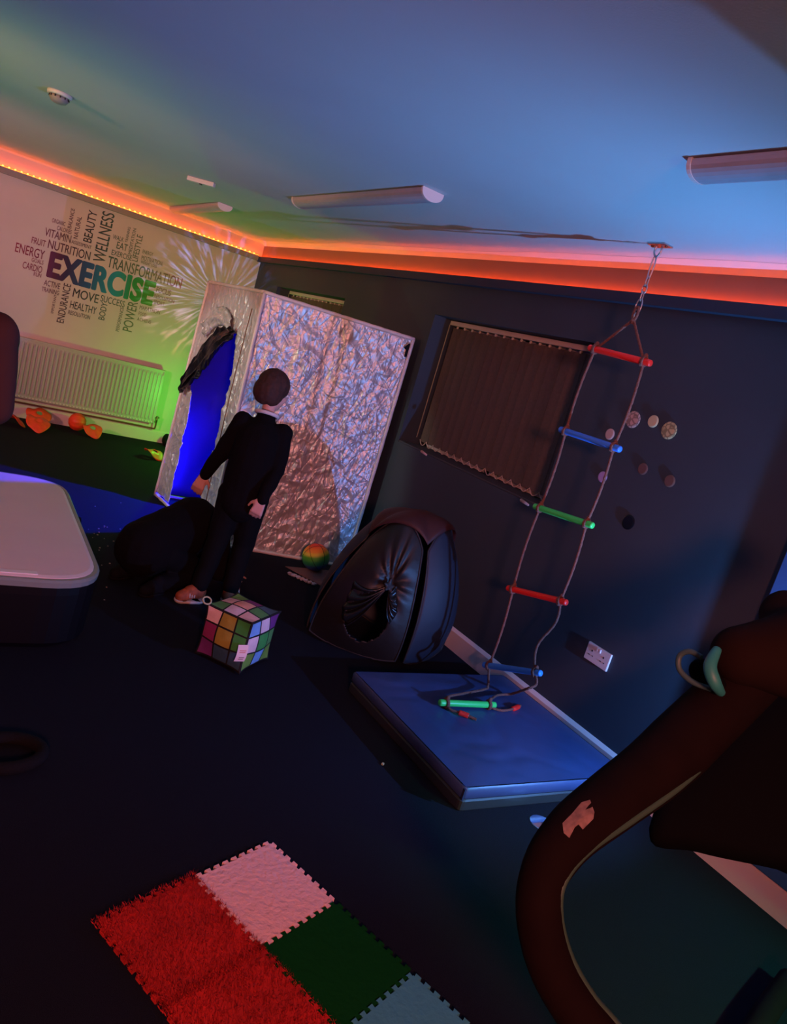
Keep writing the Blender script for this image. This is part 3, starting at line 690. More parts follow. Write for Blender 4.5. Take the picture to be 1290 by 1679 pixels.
for yy in (-3.385, -4.875):
    bm = NB(); box(bm, (-3.1, yy-0.016, pz+0.0035), (-2.47 if yy > -4 else -2.37, yy+0.016, pz+0.0075), bev=0.001); o = obj('edge_strip', bm, mat('pure_white_strip', (0.95, 0.93, 0.93), 0.35), t)
bm = NB(); c = Vector((-2.045, -3.72, 0.19)); lathe(bm, [(0, 0), (0.03, 0), (0.034, 0.01), (0.03, 0.032), (0, 0.034)], 20, Matrix.Translation(c) @ Matrix.Rotation(PI/2, 4, 'Y')); obj('side_knob', bm, M_black, t, True)

# ------------------------------------------------------------------ gym mat in two folded layers
t = empty('gym_mat', (-0.51, -5.73, 0), 'thick blue folded gym mat on the floor beneath the rope ladder', 'mat')
MC = [on(577, 1104, 2, 0.10), on(829, 1104, 2, 0.10), on(1003, 1292, 2, 0.10), on(765, 1300, 2, 0.10)]
MC = [Vector((-0.990, -5.255, 0)), Vector((-0.035, -5.285, 0)), Vector((-0.035, -6.20, 0)), Vector((-0.975, -6.165, 0))]
M_vinyl = mat('blue_vinyl', (0.036, 0.066, 0.18), 0.42, noise_amt=0.08, nscale=5, bump=0.25, bscale=9)
bm = NB(); loft(bm, [rrect(MC, 0.02, 0.050, 3, -0.008), rrect(MC, 0.02, 0.056, 3, 0), rrect(MC, 0.02, 0.094, 3, 0), rrect(MC, 0.022, 0.101, 3, -0.008)], True, False)
# puffed, creased top
N = 40; G = [[None]*(N+1) for _ in range(N+1)]
for i in range(N+1):
    for j in range(N+1):
        s = 0.012+0.976*i/N; v_ = 0.012+0.976*j/N
        p = MC[0].lerp(MC[1], s).lerp(MC[3].lerp(MC[2], s), v_)
        e = min(1, 8*min(i, j, N-i, N-j)/N)
        G[i][j] = bm.verts.new((p.x, p.y, 0.1015+e*(0.006+0.010*noise.noise(p*3.1)-0.006*max(0, 0.12-abs(noise.noise(p*4.0+Vector((3, 1, 0)))))/0.12)))
for i in range(N):
    for j in range(N): bm.faces.new((G[i][j], G[i+1][j], G[i+1][j+1], G[i][j+1]))
obj('upper_layer', bm, M_vinyl, t, True)
bm = NB(); loft(bm, [rrect(MC, 0.02, 0.0, 3, -0.006), rrect(MC, 0.02, 0.006, 3, 0), rrect(MC, 0.02, 0.042, 3, 0), rrect(MC, 0.02, 0.048, 3, -0.008)]); lo = obj('lower_layer', bm, mat('dark_grey_vinyl', (0.018, 0.024, 0.030), 0.5), t); lo['label'] = 'dark grey lower layer'
bm = NB(); a = MC[3]; box(bm, (a.x-0.003, a.y-0.003, 0.052), (a.x+0.006, a.y+0.006, 0.099)); obj('corner_seam', bm, mat('dark_seam', (0.01, 0.02, 0.06), 0.6), t)

# ------------------------------------------------------------------ pop up tent
def popup():
    Fc, Lc, Rc, Bc = Vector((-0.565, -5.06, 0)), Vector((-0.98, -4.66, 0)), Vector((-0.125, -4.86, 0)), Vector((-0.50, -4.36, 0))
    Hh = 0.70
    t = empty('pop_up_tent', (-0.54, -4.74, 0), 'black pop up tent with a gathered round doorway between booth and mat', 'tent')
    top = 0.90
    ctr = Vector((-0.54, -4.74, 0.36))
    def corner(c, z, s=0.72):
        s = 1.0 if z == 0 else s
        q = ctr.lerp(Vector((c.x, c.y, 0)), s); return Vector((q.x, q.y, z))
    base = {k: corner(c, 0.0) for k, c in zip('FLRB', (Fc, Lc, Rc, Bc))}
    tops = {k: corner(c, z_, s_) for k, c, z_, s_ in zip('FLRB', (Fc, Lc, Rc, Bc), (0.69, 0.63, 0.68, 0.66), (0.72, 0.50, 0.66, 0.5))}
    def bulge(p, amt):
        return p
    def face_grid(a, b, ta, tb, n=40, gather=None, hole=None, amt=0.17):
        bm = NB(); V = {}
        nrm = (b-a).cross(Vector((0, 0, 1))).normalized()
        if nrm.dot(a-ctr) < 0: nrm.negate()
        for i in range(n+1):
            for j in range(n+1):
                # map the square onto a squircle so each panel has a springy rounded outline
                s = 2*i/n-1; v = 2*j/n-1
                sx = s*math.sqrt(1-v*v*0.22); vz = v*math.sqrt(1-s*s*0.22)
                S = (sx+1)/2; Vv = (vz+1)/2
                p = a.lerp(b, S).lerp(ta.lerp(tb, S), Vv)
                e = (1-s*s)*(1-v*v)
                p = p+nrm*amt*(0.55*e+0.25*(1-v*v))+Vector((0, 0, 0.105*(1-s*s)*max(0, v)))
                if gather:
                    gs, gv = gather; ds = (s-gs); dv = (v-gv); r = math.hypot(ds, dv)+0.02; an = math.atan2(dv, ds)
                    f = math.exp(-(r/0.48)**2)
                    p = p+nrm*(0.018*math.sin(an*11+0.8*math.sin(an*5))*f*min(1, r*3)-0.045*math.exp(-(r/0.25)**2))
                p.z = max(p.z, 0.003)
                V[i, j] = (p, s, v)
        vv = {}
        def g(k):
            if k not in vv: vv[k] = bm.verts.new(V[k][0])
            return vv[k]
        for i in range(n):
            for j in range(n):
                _, s, v = V[i, j]; s += 1/n; v += 1/n
                if hole and hole(s, v): continue
                bm.faces.new((g((i, j)), g((i+1, j)), g((i+1, j+1)), g((i, j+1))))
        def loop():
            L = [V[i, 0][0] for i in range(n)]+[V[n, j][0] for j in range(n)]+[V[n-i, n][0] for i in range(n)]+[V[0, n-j][0] for j in range(n)]
            return L
        return bm, loop(), V, nrm
    M_tf = mat('black_tent_nylon', (0.010, 0.0085, 0.0085), 0.5, bump=0.25, bscale=18)
    M_tn = mat('navy_tent_nylon', (0.010, 0.018, 0.036), 0.6, bump=0.15, bscale=14)
    M_tr = mat('maroon_tent_nylon', (0.045, 0.009, 0.008), 0.6, bump=0.15, bscale=14)
    M_hoop = mat('black_hoop_binding', (0.012, 0.012, 0.014), 0.6)
    gat = (0.34, 0.26)
    def hole(s, v):
        return ((s-0.12)/0.46)**2+((v+0.24)/0.46)**2 < 1 and v < gat[1]-0.04-0.25*abs(s-gat[0])
    spec = [('front_panel', 'L', 'F', M_tf, gat, hole), ('side_panel', 'F', 'R', M_tn, None, None), ('rear_panel', 'R', 'B', M_tn, None, None), ('rear_panel', 'B', 'L', M_tn, None, None)]
    for nm, a, b, m, ga, ho in spec:
        bm, lp, V, nrm = face_grid(base[a], base[b], tops[a], tops[b], gather=ga, hole=ho, n=56 if ga else 28)
        o = obj(nm, bm, m, t, True); o.modifiers.new('t', 'SOLIDIFY').thickness = 0.003
        if nm == 'side_panel': o['label'] = 'navy side panel'
        bm = NB(); tube(bm, [p+Vector((0, 0, 0.004 if p.z < 0.01 else 0)) for p in lp], 0.0055, 8, True); obj('hoop', bm, M_hoop, t, True)
        if ga:
            # cloth of the doorway, gathered to one knot and hanging in folds
            n = 56
            def at_(s, v): 
                i = min(n, max(0, round((s+1)/2*n))); j = min(n, max(0, round((v+1)/2*n))); return V[i, j][0]
            K = at_(*gat)+nrm*0.03
            for nm2, ends in (('doorway_drape', [(-0.50, 0.20), (-0.45, -0.05), (-0.42, -0.30), (-0.22, -0.50)]), ('doorway_drape', [(0.50, 0.28), (0.66, 0.12), (0.72, -0.06), (0.64, -0.26)])):
                bm = NB(); E = catmull([at_(*e)+nrm*0.012 for e in ends], 12); rows = []
                for q, e in enumerate(E):
                    f = q/(len(E)-1); row = []
                    for k in range(15):
                        g_ = k/14; p = K.lerp(e, g_)
                        p = p+nrm*(0.03*math.sin(f*26)*g_*(1-g_*0.6)+0.02*math.sin(PI*g_))+Vector((0, 0, -0.03*math.sin(PI*g_)))
                        row.append(bm.verts.new(p))
                    rows.append(row)
                for A, B in zip(rows, rows[1:]):
                    for k in range(14): bm.faces.new((A[k], A[k+1], B[k+1], B[k]))
                o = obj(nm2, bm, mat('glossy_black_lining', (0.010, 0.010, 0.011), 0.25), t, True); o.modifiers.new('t', 'SOLIDIFY').thickness = 0.002
            bm = NB()
            for k in range(5):
                a_ = k*1.3; d = (nrm*0.5+Vector((math.cos(a_), math.sin(a_)*0.4, math.sin(a_)*0.8))).normalized()*0.035
                capsule(bm, K, K+d, 0.013, 0.010, 8)
            bm = remesh(bm, 0.006); obj('tie_knot', bm, M_hoop, t, True)
    # top panel : dome between the four upper hoops
    bm = NB(); n = 24; V = {}
    for i in range(n+1):
        for j in range(n+1):
            s = 2*i/n-1; v = 2*j/n-1; S = (s+1)/2; Vv = (v+1)/2
            p = tops['L'].lerp(tops['F'], S).lerp(tops['B'].lerp(tops['R'], S), Vv)
            e = max(0, (1-abs(s)**2.5))*max(0, (1-abs(v)**2.5)); ed = max((1-s*s) if abs(v) > abs(s) else 0, (1-v*v) if abs(s) >= abs(v) else 0)
            p = Vector((p.x, p.y, p.z-0.006+0.095*ed+0.06*e**0.6))
            out = Vector((p.x-ctr.x, p.y-ctr.y, 0)); p += out*0.16*ed
            V[i, j] = bm.verts.new(p)
    for i in range(n):
        for j in range(n): bm.faces.new((V[i, j], V[i+1, j], V[i+1, j+1], V[i, j+1]))
    o = obj('top_panel', bm, M_tr, t, True); o['label'] = 'maroon top panel'; o.modifiers.new('t', 'SOLIDIFY').thickness = 0.003
popup()

# ------------------------------------------------------------------ rope ladder
M_rope = mat('brown_rope', (0.21, 0.080, 0.055), 0.85, noise_amt=0.3, nscale=160, bump=0.6, bscale=300)
M_steel = mat('zinc_chain', (0.55, 0.52, 0.52), 0.3, metal=1.0)
R_ = [(on(966, 570, 0, -0.30), on(1067, 596, 0, -0.30), (0.92, 0.03, 0.02), 'red'), (on(918, 704, 0, -0.30), on(1017, 737, 0, -0.30), (0.05, 0.24, 0.90), 'blue'),
      (on(876, 830, 0, -0.30), on(972, 862, 0, -0.30), (0.06, 0.80, 0.14), 'green'), (on(832, 964, 0, -0.30), on(929, 988, 0, -0.30), (0.92, 0.03, 0.02), 'red'),
      (on(793, 1090, 0, -0.30), on(887, 1104, 0, -0.30), (0.07, 0.36, 0.95), 'blue'), (on(720, 1152, 2, 0.130), on(812, 1156, 2, 0.130), (0.06, 0.80, 0.14), 'green')]
lad = empty('rope_ladder', (-0.6, -5.70, 0.12), 'brown rope ladder with red, blue and green rungs hanging from a ceiling chain', 'rope ladder')
ringp = Vector((-0.295, -5.575, 2.075)); top = Vector((-0.29, -5.575, HC))
Lp, Rp = [], []
for k, (a, b, c, nm) in enumerate(R_):
    bm = NB(); d = (b-a).normalized(); r = 0.0155
    lathe(bm, [(0, 0), (r*0.75, 0), (r*0.95, 0.003), (r, 0.008), (r, (b-a).length-0.008), (r*0.95, (b-a).length-0.003), (r*0.75, (b-a).length), (0, (b-a).length)], 20, Matrix.Translation(a) @ d.to_track_quat('Z', 'Y').to_matrix().to_4x4())
    o = obj('rung', bm, mat('%s_rung_plastic' % nm + ('' if k != 4 else '_pale'), c, 0.38), lad, True); o['label'] = '%s plastic rung' % nm
    la, rb = a+d*0.040, b-d*0.040
    Lp.append(la); Rp.append(rb)
    for q in (la, rb):
        # knot: two turns round the rung
        bm = NB(); pts = []
        n1 = d.orthogonal().normalized(); n2 = d.cross(n1)
        for i in range(49):
            a_ = 2*PI*2*i/48; pts.append(q+(n1*math.cos(a_)+n2*math.sin(a_))*(r+0.0048)+d*(0.012*(i/48-0.5)))
        tube(bm, pts, 0.0048, 7, upv=d); sph(bm, q+Vector((0, 0, r+0.010)), (0.010, 0.010, 0.012), 10, 8); obj('rope_knot', bm, M_rope, lad, True)
def rope(P, name='rope'):
    bm = NB(); tube(bm, P, 0.0062, 10, lobes=3, lobe_amp=0.14, twist=260); obj(name, bm, M_rope, lad, True)
tp = ringp+Vector((0, 0, -0.055))
def sag(P, off): return P
lpts = [tp]+[p+Vector((0, 0, 0)) for p in Lp[:5]]
seg = []
for i in range(len(lpts)-1):
    a, b = lpts[i], lpts[i+1]; N = 26
    for k in range(N):
        s = k/N; p = a.lerp(b, s)+Vector((0.0, 0.012*math.sin(PI*s)*(1 if i else 0)*(1 if i % 2 else -1), 0)); seg.append(p)
seg.append(lpts[-1])
rope(seg)
mid = on(800, 1124, 0, -0.33)
rope(catmull([Lp[4], on(801, 1108, 0, -0.31), mid, on(795, 1130, 2, 0.135), on(760, 1137, 2, 0.125), on(735, 1142, 2, 0.128), Lp[5]+Vector((0, 0, 0.015))], 10))
rpts = [tp]+Rp[:5]; seg = []
for i in range(len(rpts)-1):
    a, b = rpts[i], rpts[i+1]; N = 26
    for k in range(N):
        s = k/N; amp = 0.012 if i < 4 else 0.045
        seg.append(a.lerp(b, s)+Vector((0, -amp*math.sin(PI*s)*(1 if i else 0)*(1 if i < 4 else math.cos(PI*(s*1.1))*1.2-0.2), 0)))
seg.append(rpts[-1]); rope(seg)
rope(catmull([Rp[4], on(879, 1122, 0, -0.31), on(862, 1130, 0, -0.34), on(838, 1138, 2, 0.135), on(815, 1140, 2, 0.125), Rp[5]+Vector((0, 0, 0.02))], 10))
# loose tails with red sleeves
for P, sl in (([Lp[5], on(738, 1163, 2, 0.118), on(752, 1168, 2, 0.118), on(768, 1174, 2, 0.118), on(781, 1180, 2, 0.118)], (0.50, 0.76)), ([Rp[5], on(810, 1162, 2, 0.118), on(825, 1165, 2, 0.118), on(842, 1162, 2, 0.118), on(853, 1157, 2, 0.118)], (0.72, 0.92))):
    C_ = catmull(P, 10); rope(C_)
    bm = NB(); i0, i1 = int(sl[0]*len(C_)), int(sl[1]*len(C_)); tube(bm, C_[i0:i1], 0.0125, 12); o = obj('end_sleeve', bm, mat('red_rung_plastic', (0.92, 0.03, 0.02), 0.38), lad, True); o['label'] = 'red plastic rope sleeve'
# spliced eye at the top
bm = NB(); eye = [ringp+Vector((0, 0.013*math.cos(a), -0.028+0.030*math.sin(a))) for a in [2*PI*k/20 for k in range(20)]]; tube(bm, eye, 0.006, 8, True); obj('rope_eye', bm, M_rope, lad, True)
bm = NB(); tube(bm, [tp+Vector((0, 0, 0.006)), tp+Vector((0, 0, -0.02))], 0.012, 10); obj('whipping', bm, M_rope, lad, True)
# chain and ceiling hook : a thing of its own
ch = empty('ceiling_chain', top, 'short zinc chain on a ceiling hook plate holding the rope ladder', 'chain')
def link(c, axis_y, L, wd, r, tilt=0.0):
    bm = NB(); P = []
    for k in range(28):
        a = 2*PI*k/28; x = wd*math.cos(a); z = L*math.sin(a)*1.0
        z = max(-L, min(L, z*1.15)); P.append(c+(Vector((0, x, z)) if axis_y else Vector((x, 0.3*x, z))))
    tube(bm, P, r, 8, True); obj('chain_link', bm, M_steel, ch, True)
z = HC-0.052
for ay, L, wd in ((True, 0.048, 0.010), (False, 0.022, 0.011), (True, 0.018, 0.013), (False, 0.020, 0.010), (True, 0.034, 0.016), (False, 0.018, 0.009)):
    z -= L; link(Vector((-0.292, -5.575, z)), ay, L, wd, 0.0032); z -= L-0.006
link(Vector((-0.294, -5.575, (z+ringp.z-0.006)/2+0.004)), True, max(0.016, (z-ringp.z+0.02)/2+0.010), 0.010, 0.0032)
bm = NB(); box(bm, top-Vector((0.030, 0.050, 0.008)), top+Vector((0.030, 0.050, 0)), bev=0.002); obj('hook_plate', bm, M_steel, ch)
bm = NB()
for dy in (-0.038, 0.038): lathe(bm, [(0, -0.014), (0.007, -0.013), (0.008, -0.008), (0, -0.008)], 10, Matrix.Translation(top+Vector((0, dy, 0))))
obj('plate_screw', bm, mat('rusty_screw', (0.20, 0.09, 0.05), 0.5, metal=0.6), ch)
bm = NB(); tube(bm, catmull([top+Vector((0, -0.016, -0.006)), top+Vector((0, -0.017, -0.035)), top+Vector((0, 0, -0.055)), top+Vector((0, 0.017, -0.035)), top+Vector((0, 0.016, -0.006))], 8), 0.0045, 8); obj('hook', bm, M_steel, ch, True)

# ------------------------------------------------------------------ foam tiles
TU = Vector((0.098, -0.272, 0)).normalized()*0.295; TV = Vector((-TU.y, TU.x, 0)); TV = -TV if TV.x > 0 else TV
T0 = on(443, 1379, 2, 0.012)
T0.z = 0
def tile_outline(n=9, tooth=0.012, flat=()):
    pts = []
    C = [(0, 0), (1, 0), (1, 1), (0, 1)]
    tt = tooth/0.295; ins = tt/2
    for e in range(4):
        a = Vector(C[e]); b = Vector(C[(e+1) % 4]); d = b-a; nn = Vector((d.y, -d.x))
        sh = 0.0 if e in (0, 3) else 0.5
        for k in range(n if sh == 0 else n-1):
            s0, s1 = (k+0.26+sh)/n, (k+0.74+sh)/n
            if k == 0: pts.append(a+d*ins-nn*ins)
            for s, o in ((s0+0.05/n, 0), (s0-0.04/n, tt), (s1+0.04/n, tt), (s1-0.05/n, 0)): pts.append(a+d*s+nn*(o-ins))
    return pts
def tile(i, j, m, label, fuzzy=False, th=0.012):
    o_ = T0+TU*i+TV*j
    k_ = 1.0 if fuzzy else 0.985; base = [o_+TU*(p.x*k_+(1-k_)/2)+TV*(p.y*k_+(1-k_)/2) for p in tile_outline()]
    bm = NB(); prism(bm, base, (0, 0, th))
    if fuzzy:
        rnd = random.Random(i*7+j)
        for _ in range(6500):
            u, v = rnd.uniform(-0.05, 1.05), rnd.uniform(-0.04, 1.04); p = o_+TU*u+TV*v+Vector((0, 0, th*0.9))
            d = Vector((rnd.uniform(-1, 1), rnd.uniform(-1, 1), 1.1)).normalized()*rnd.uniform(0.008, 0.016); w_ = d.orthogonal().normalized()*0.0016
            a, b, c = bm.verts.new(p-w_), bm.verts.new(p+w_), bm.verts.new(p+d); bm.faces.new((a, b, c))
    return thing_mesh('foam_tile', bm, m, label, 'foam floor tile', 'interlocking foam tiles on the dark carpet')
M_tred = mat('red_fluffy_tile', (0.52, 0.014, 0.009), 0.9, noise_amt=0.15, nscale=9)
M_tpink = mat('pale_textured_tile', (0.90, 0.55, 0.52), 0.8, bump=0.6, bscale=60, spec=0.1)
M_tgrn = mat('dark_green_tile', (0.003, 0.060, 0.008), 0.8, spec=0.05, bump=0.4, bscale=45)
M_tblu = mat('slate_blue_tile', (0.065, 0.32, 0.40), 0.8, spec=0.1, bump=0.4, bscale=45)
tile(0, 0, M_tpink, 'pale pinkish white foam tile, farthest corner of the tile patch', th=0.013)
tile(1, 0, M_tgrn, 'dark green foam tile between the pale tile and the slate blue tile')
tile(2, 0, M_tblu, 'slate blue foam tile cut off by the bottom edge')
tile(0, 1, M_tred, 'fluffy red tile beside the pale pinkish tile', True)
tile(1, 1, M_tred, 'fluffy red tile beside the dark green tile', True)
tile(2, 1, M_tred, 'fluffy red tile at the bottom edge beside the slate blue tile', True)

# ------------------------------------------------------------------ patchwork cube cushion
def cube():
    c0 = Vector((-1.475, -5.005, 0.0)); h = 0.128
    yawc = math.atan2(-0.21, 0.33)
    ctr = Vector((-1.470, -4.945, 0.135))
    t = empty('cube_cushion', (ctr.x, ctr.y, 0), 'stuffed cube cushion with coloured squares and black lines on the floor', 'cushion')
    X = Vector((0.80, 0.60, 0)); X.normalize(); Y = Vector((-X.y, X.x, 0))
    # faces: top, front-left (-X... ), front-right
    pal = {'p': (0.85, 0.50, 0.45), 'w': (0.80, 0.60, 0.66), 'g': (0.10, 0.30, 0.08), 'G': (0.05, 0.33, 0.07), 'k': (0.06, 0.12, 0.17), 'm': (0.30, 0.03, 0.17), 'y': (0.36, 0.32, 0.06), 'b': (0.20, 0.42, 0.80), 'n': (0.03, 0.09, 0.17), 'v': (0.18, 0.03, 0.22), 'o': (0.95, 0.42, 0.30), 'L': (0.16, 0.32, 0.05)}
    mats = [mat('cube_seam_black', (0.006, 0.006, 0.008), 0.8)]; idx = {}
    for k, c in pal.items(): idx[k] = len(mats); mats.append(mat('cube_square_'+('lower_' if k.islower() else 'upper_')+k, c, 0.7, noise_amt=0.12, nscale=18, bump=0.3, bscale=30))
    # front-left face rows top->bottom, columns left->right ; front-right the same ; top rows from the front corner back
    FL = ['wyG', 'myG', 'vnn']; FR = ['bwv', 'wGg', 'LbL']; TP = ['pgk', 'wom', 'gpL']; OT = ['gwb', 'ypm', 'kbo']
    n = 30
    def pos(a, b, c):
        p = Vector((a, b, c))
        q = p.normalized()*1.18; m_ = max(abs(a), abs(b), abs(c))
        p2 = p.lerp(q, 0.40)
        # corners stay pointed like a sewn cushion
        k = (abs(a)*abs(b)*abs(c))**2
        p2 = p2.lerp(p*1.02, k*0.9)
        return ctr+(X*p2.x+Y*p2.y)*h+Vector((0, 0, max(p2.z*h, -0.1335)))
    bm = NB()
    def face(fn, pick):
        V = [[bm.verts.new(pos(*fn(2*i/n-1, 2*j/n-1))) for j in range(n+1)] for i in range(n+1)]
        for i in range(n):
            for j in range(n):
                f = bm.faces.new((V[i][j], V[i+1][j], V[i+1][j+1], V[i][j+1]))
                ci, cj = i*3//n, j*3//n; li, lj = i % (n//3), j % (n//3)
                seam = li == 0 or lj == 0 or (i == n-1) or (j == n-1)
                f.material_index = 0 if seam else idx[pick(ci, cj)]
    # camera sees -Y side (front-right?) and -X side; i = horizontal, j = vertical
    face(lambda u, v: (u, v, 1), lambda i, j: TP[2-j if False else j][i])
    face(lambda u, v: (u, -1, v), lambda i, j: FR[2-j][i])
    face(lambda u, v: (-1, -u, v), lambda i, j: FL[2-j][i])
    face(lambda u, v: (1, u, v), lambda i, j: OT[j][i])
    face(lambda u, v: (-u, 1, v), lambda i, j: OT[i][j])
    face(lambda u, v: (u, v, -1), lambda i, j: OT[j][i])
    bmesh.ops.remove_doubles(bm, verts=bm.verts, dist=0.0006)
    obj('cover', bm, mats, t, True)
    # sewn-in paper label
    e = pos(-1.0, -1.0, 0.10)
    nn = (-X*0.6-Y*0.8).normalized(); sd = Vector((0, 0, 1)).cross(nn).normalized()
    bm = NB(); V = []
    for i in range(6):
        row = []
        for j in range(8):
            a = i/5; b = j/7; row.append(bm.verts.new(e+nn*(0.004+0.018*math.sin(b*2.2))+sd*(0.050*a-0.040-0.010*b)*1.0+Vector((0, 0, 0.004-0.075*b))))
        V.append(row)
    for i in range(5):
        for j in range(7): bm.faces.new((V[i][j], V[i+1][j], V[i+1][j+1], V[i][j+1]))
    lb = obj('paper_label', bm, mat('paper_label_white', (0.85, 0.66, 0.66), 0.7), t); lb.modifiers.new('t', 'SOLIDIFY').thickness = 0.001
    for (b0, b1, a0, a1, cname, cc) in ((0.28, 0.33, 0.2, 0.85, 'print_red', (0.70, 0.28, 0.22)), (0.38, 0.43, 0.2, 0.8, 'print_red', (0.70, 0.28, 0.22)), (0.68, 0.74, 0.3, 0.8, 'print_grey', (0.25, 0.16, 0.17)), (0.80, 0.85, 0.3, 0.75, 'print_grey', (0.25, 0.16, 0.17))):
        bm = NB(); q = []
        for a, b in ((a0, b0), (a1, b0), (a1, b1), (a0, b1)):
            q.append(bm.verts.new(e+nn*(0.0062+0.018*math.sin(b*2.2))+sd*(0.050*a-0.040-0.010*b)+Vector((0, 0, 0.004-0.075*b))))
        bm.faces.new(q); obj('label_print', bm, mat(cname, cc, 0.7), lb)
    top = pos(-1, 1, 1)
    bm = NB(); tube(bm, [top+Vector((0.0, 0.0, -0.01))+Vector((0.02*math.cos(a), 0.014*math.sin(a), 0.018+0.012*math.sin(a))) for a in [2*PI*k/16 for k in range(16)]], 0.004, 6, True); obj('hang_loop', bm, mat('cream_loop', (0.5, 0.5, 0.3), 0.7), t, True)
cube()
# crumpled scrap beside the cube
bm = NB(); c = on(368, 976, 2, 0.10); c = Vector((-1.40, -4.62, 0.035))
sph(bm, c, (0.045, 0.035, 0.035), 14, 10)
for v in bm.verts: v.co += (v.co-c)*0.45*noise.noise(v.co*60)
mz = min(v.co.z for v in bm.verts)
for v in bm.verts: v.co.z -= mz
thing_mesh('foil_scrap', bm, M_foil, 'crumpled foil scrap on the floor just behind the cube cushion', 'foil scrap')

# ------------------------------------------------------------------ ball, brown mat roll
c = Vector((-0.425, -3.63, 0.1025)); R = 0.097
def ball_mat():
    m = bpy.data.materials.new('rainbow_rubber'); m.use_nodes = True; nt = m.node_tree; b = nt.nodes['Principled BSDF']; b.inputs['Roughness'].default_value = 0.5
    tc = nt.nodes.new('ShaderNodeTexCoord'); vm = nt.nodes.new('ShaderNodeVectorMath'); vm.operation = 'DOT_PRODUCT'
    ax = Vector((-0.25, 0.10, 0.96)).normalized(); vm.inputs[1].default_value = ax
    mr = nt.nodes.new('ShaderNodeMapRange'); mr.inputs['From Min'].default_value = -R; mr.inputs['From Max'].default_value = R
    r = nt.nodes.new('ShaderNodeValToRGB'); r.color_ramp.interpolation = 'EASE'; e = r.color_ramp.elements
    e[0].position = 0.0; e[0].color = (0.06, 0.02, 0.20, 1); e[1].position = 1.0; e[1].color = (0.85, 0.05, 0.02, 1)
    for p, cl in ((0.22, (0.02, 0.08, 0.30)), (0.38, (0.02, 0.30, 0.10)), (0.60, (0.10, 0.48, 0.03)), (0.72, (0.80, 0.62, 0.04)), (0.82, (0.95, 0.30, 0.02))): k = e.new(p); k.color = (*cl, 1)
    nt.links.new(tc.outputs['Object'], vm.inputs[0]); nt.links.new(vm.outputs['Value'], mr.inputs['Value']); nt.links.new(mr.outputs[0], r.inputs[0]); nt.links.new(r.outputs[0], b.inputs['Base Color'])
    return m
t = empty('rainbow_ball', c, 'rainbow striped rubber ball resting on the brown mat by the booth', 'ball')
bm = NB(); sph(bm, (0, 0, 0), R, 40, 24); o = obj('shell', bm, ball_mat(), None, True); o.location = c; o.parent = t; o.matrix_parent_inverse = Matrix.Translation(c).inverted()
for ax in ((1, 0.2, 0.1), (0.1, 1, 0.3), (0.6, -0.5, 0.6)):
    a = Vector(ax).normalized(); u = a.orthogonal().normalized(); v = a.cross(u)
    bm = NB(); tube(bm, [c+(u*math.cos(q)+v*math.sin(q))*R for q in [2*PI*k/48 for k in range(48)]], 0.0016, 5, True); obj('seam', bm, mat('ball_seam', (0.02, 0.02, 0.02), 0.7), t)
t = empty('brown_mat', (-0.3, -3.55, 0), 'brown mat partly rolled up on the floor beside the silver booth', 'mat')
M_br = mat('brown_mat_foam', (0.24, 0.13, 0.11), 0.85, noise_amt=0.1, nscale=12, bump=0.3, bscale=150)
qa = [Vector((-0.62, -3.60, 0)), Vector((-0.47, -3.95, 0)), Vector((-0.15, -3.90, 0)), Vector((-0.22, -3.60, 0))]
bm = NB(); prism(bm, [p+Vector((0, 0, 0.0)) for p in qa], (0, 0, 0.0045)); obj('flat_end', bm, M_br, t)
d = (qa[2]-qa[3]).normalized(); nrm = Vector((-d.y, d.x, 0)); nrm = nrm if nrm.x > 0 else -nrm
bm = NB(); prof_ = []
for k in range(90):
    a = k*0.25; rr = 0.052-0.0016*a; prof_.append((rr*math.sin(a), 0.052-rr*math.cos(a)))
A = [bm.verts.new(qa[3]+nrm*x+Vector((0, 0, z+0.002))) for x, z in prof_]; B = [bm.verts.new(qa[2]+nrm*x+Vector((0, 0, z+0.002))) for x, z in prof_]
for k in range(len(A)-1): bm.faces.new((A[k], A[k+1], B[k+1], B[k]))
o = obj('roll', bm, M_br, t, True); o.modifiers.new('t', 'SOLIDIFY').thickness = 0.003
bm = NB()
for k in range(7):
    c_ = Vector((-0.655+0.018*k, -3.76-0.026*k, 0.012)); sph(bm, c_, (0.02, 0.014, 0.012), 8, 6)
for v in bm.verts: v.co += Vector((noise.noise(v.co*70), noise.noise(v.co*70+Vector((5, 0, 0))), 0))*0.012
mz = min(v.co.z for v in bm.verts)
for v in bm.verts: v.co.z -= mz
thing_mesh('foil_strip', bm, M_foil, 'small strip of torn silver foil on the floor by the rainbow ball', 'foil scrap')
# mirror disc and crumb on the floor
P = on(888, 1350, 2, 0.0)
t = thing_mesh('mirror_disc', (lambda bm: (lathe(bm, [(0, 0.0025), (0.048, 0.0025), (0.050, 0.0012), (0.050, 0), (0, 0)], 48, Matrix.Translation(Vector((P.x, P.y, 0.0005)))), bm)[1])(NB()), mat('mirror_disc_silver', (0.75, 0.78, 0.82), 0.06, metal=1.0), 'small shiny mirror disc on the floor in front of the gym mat', 'disc', smooth=False)
P = on(627, 1254, 2, 0.0)
bm = NB(); box(bm, P+Vector((-0.007, -0.005, 0)), P+Vector((0.007, 0.005, 0.008)), rot=Matrix.Rotation(0.6, 3, 'Z'), bev=0.002)
thing_mesh('crumb', bm, mat('olive_crumb', (0.40, 0.38, 0.22), 0.7), 'tiny pale crumb on the dark carpet left of the gym mat', 'crumb')
bm = NB(); rnd = random.Random(3)
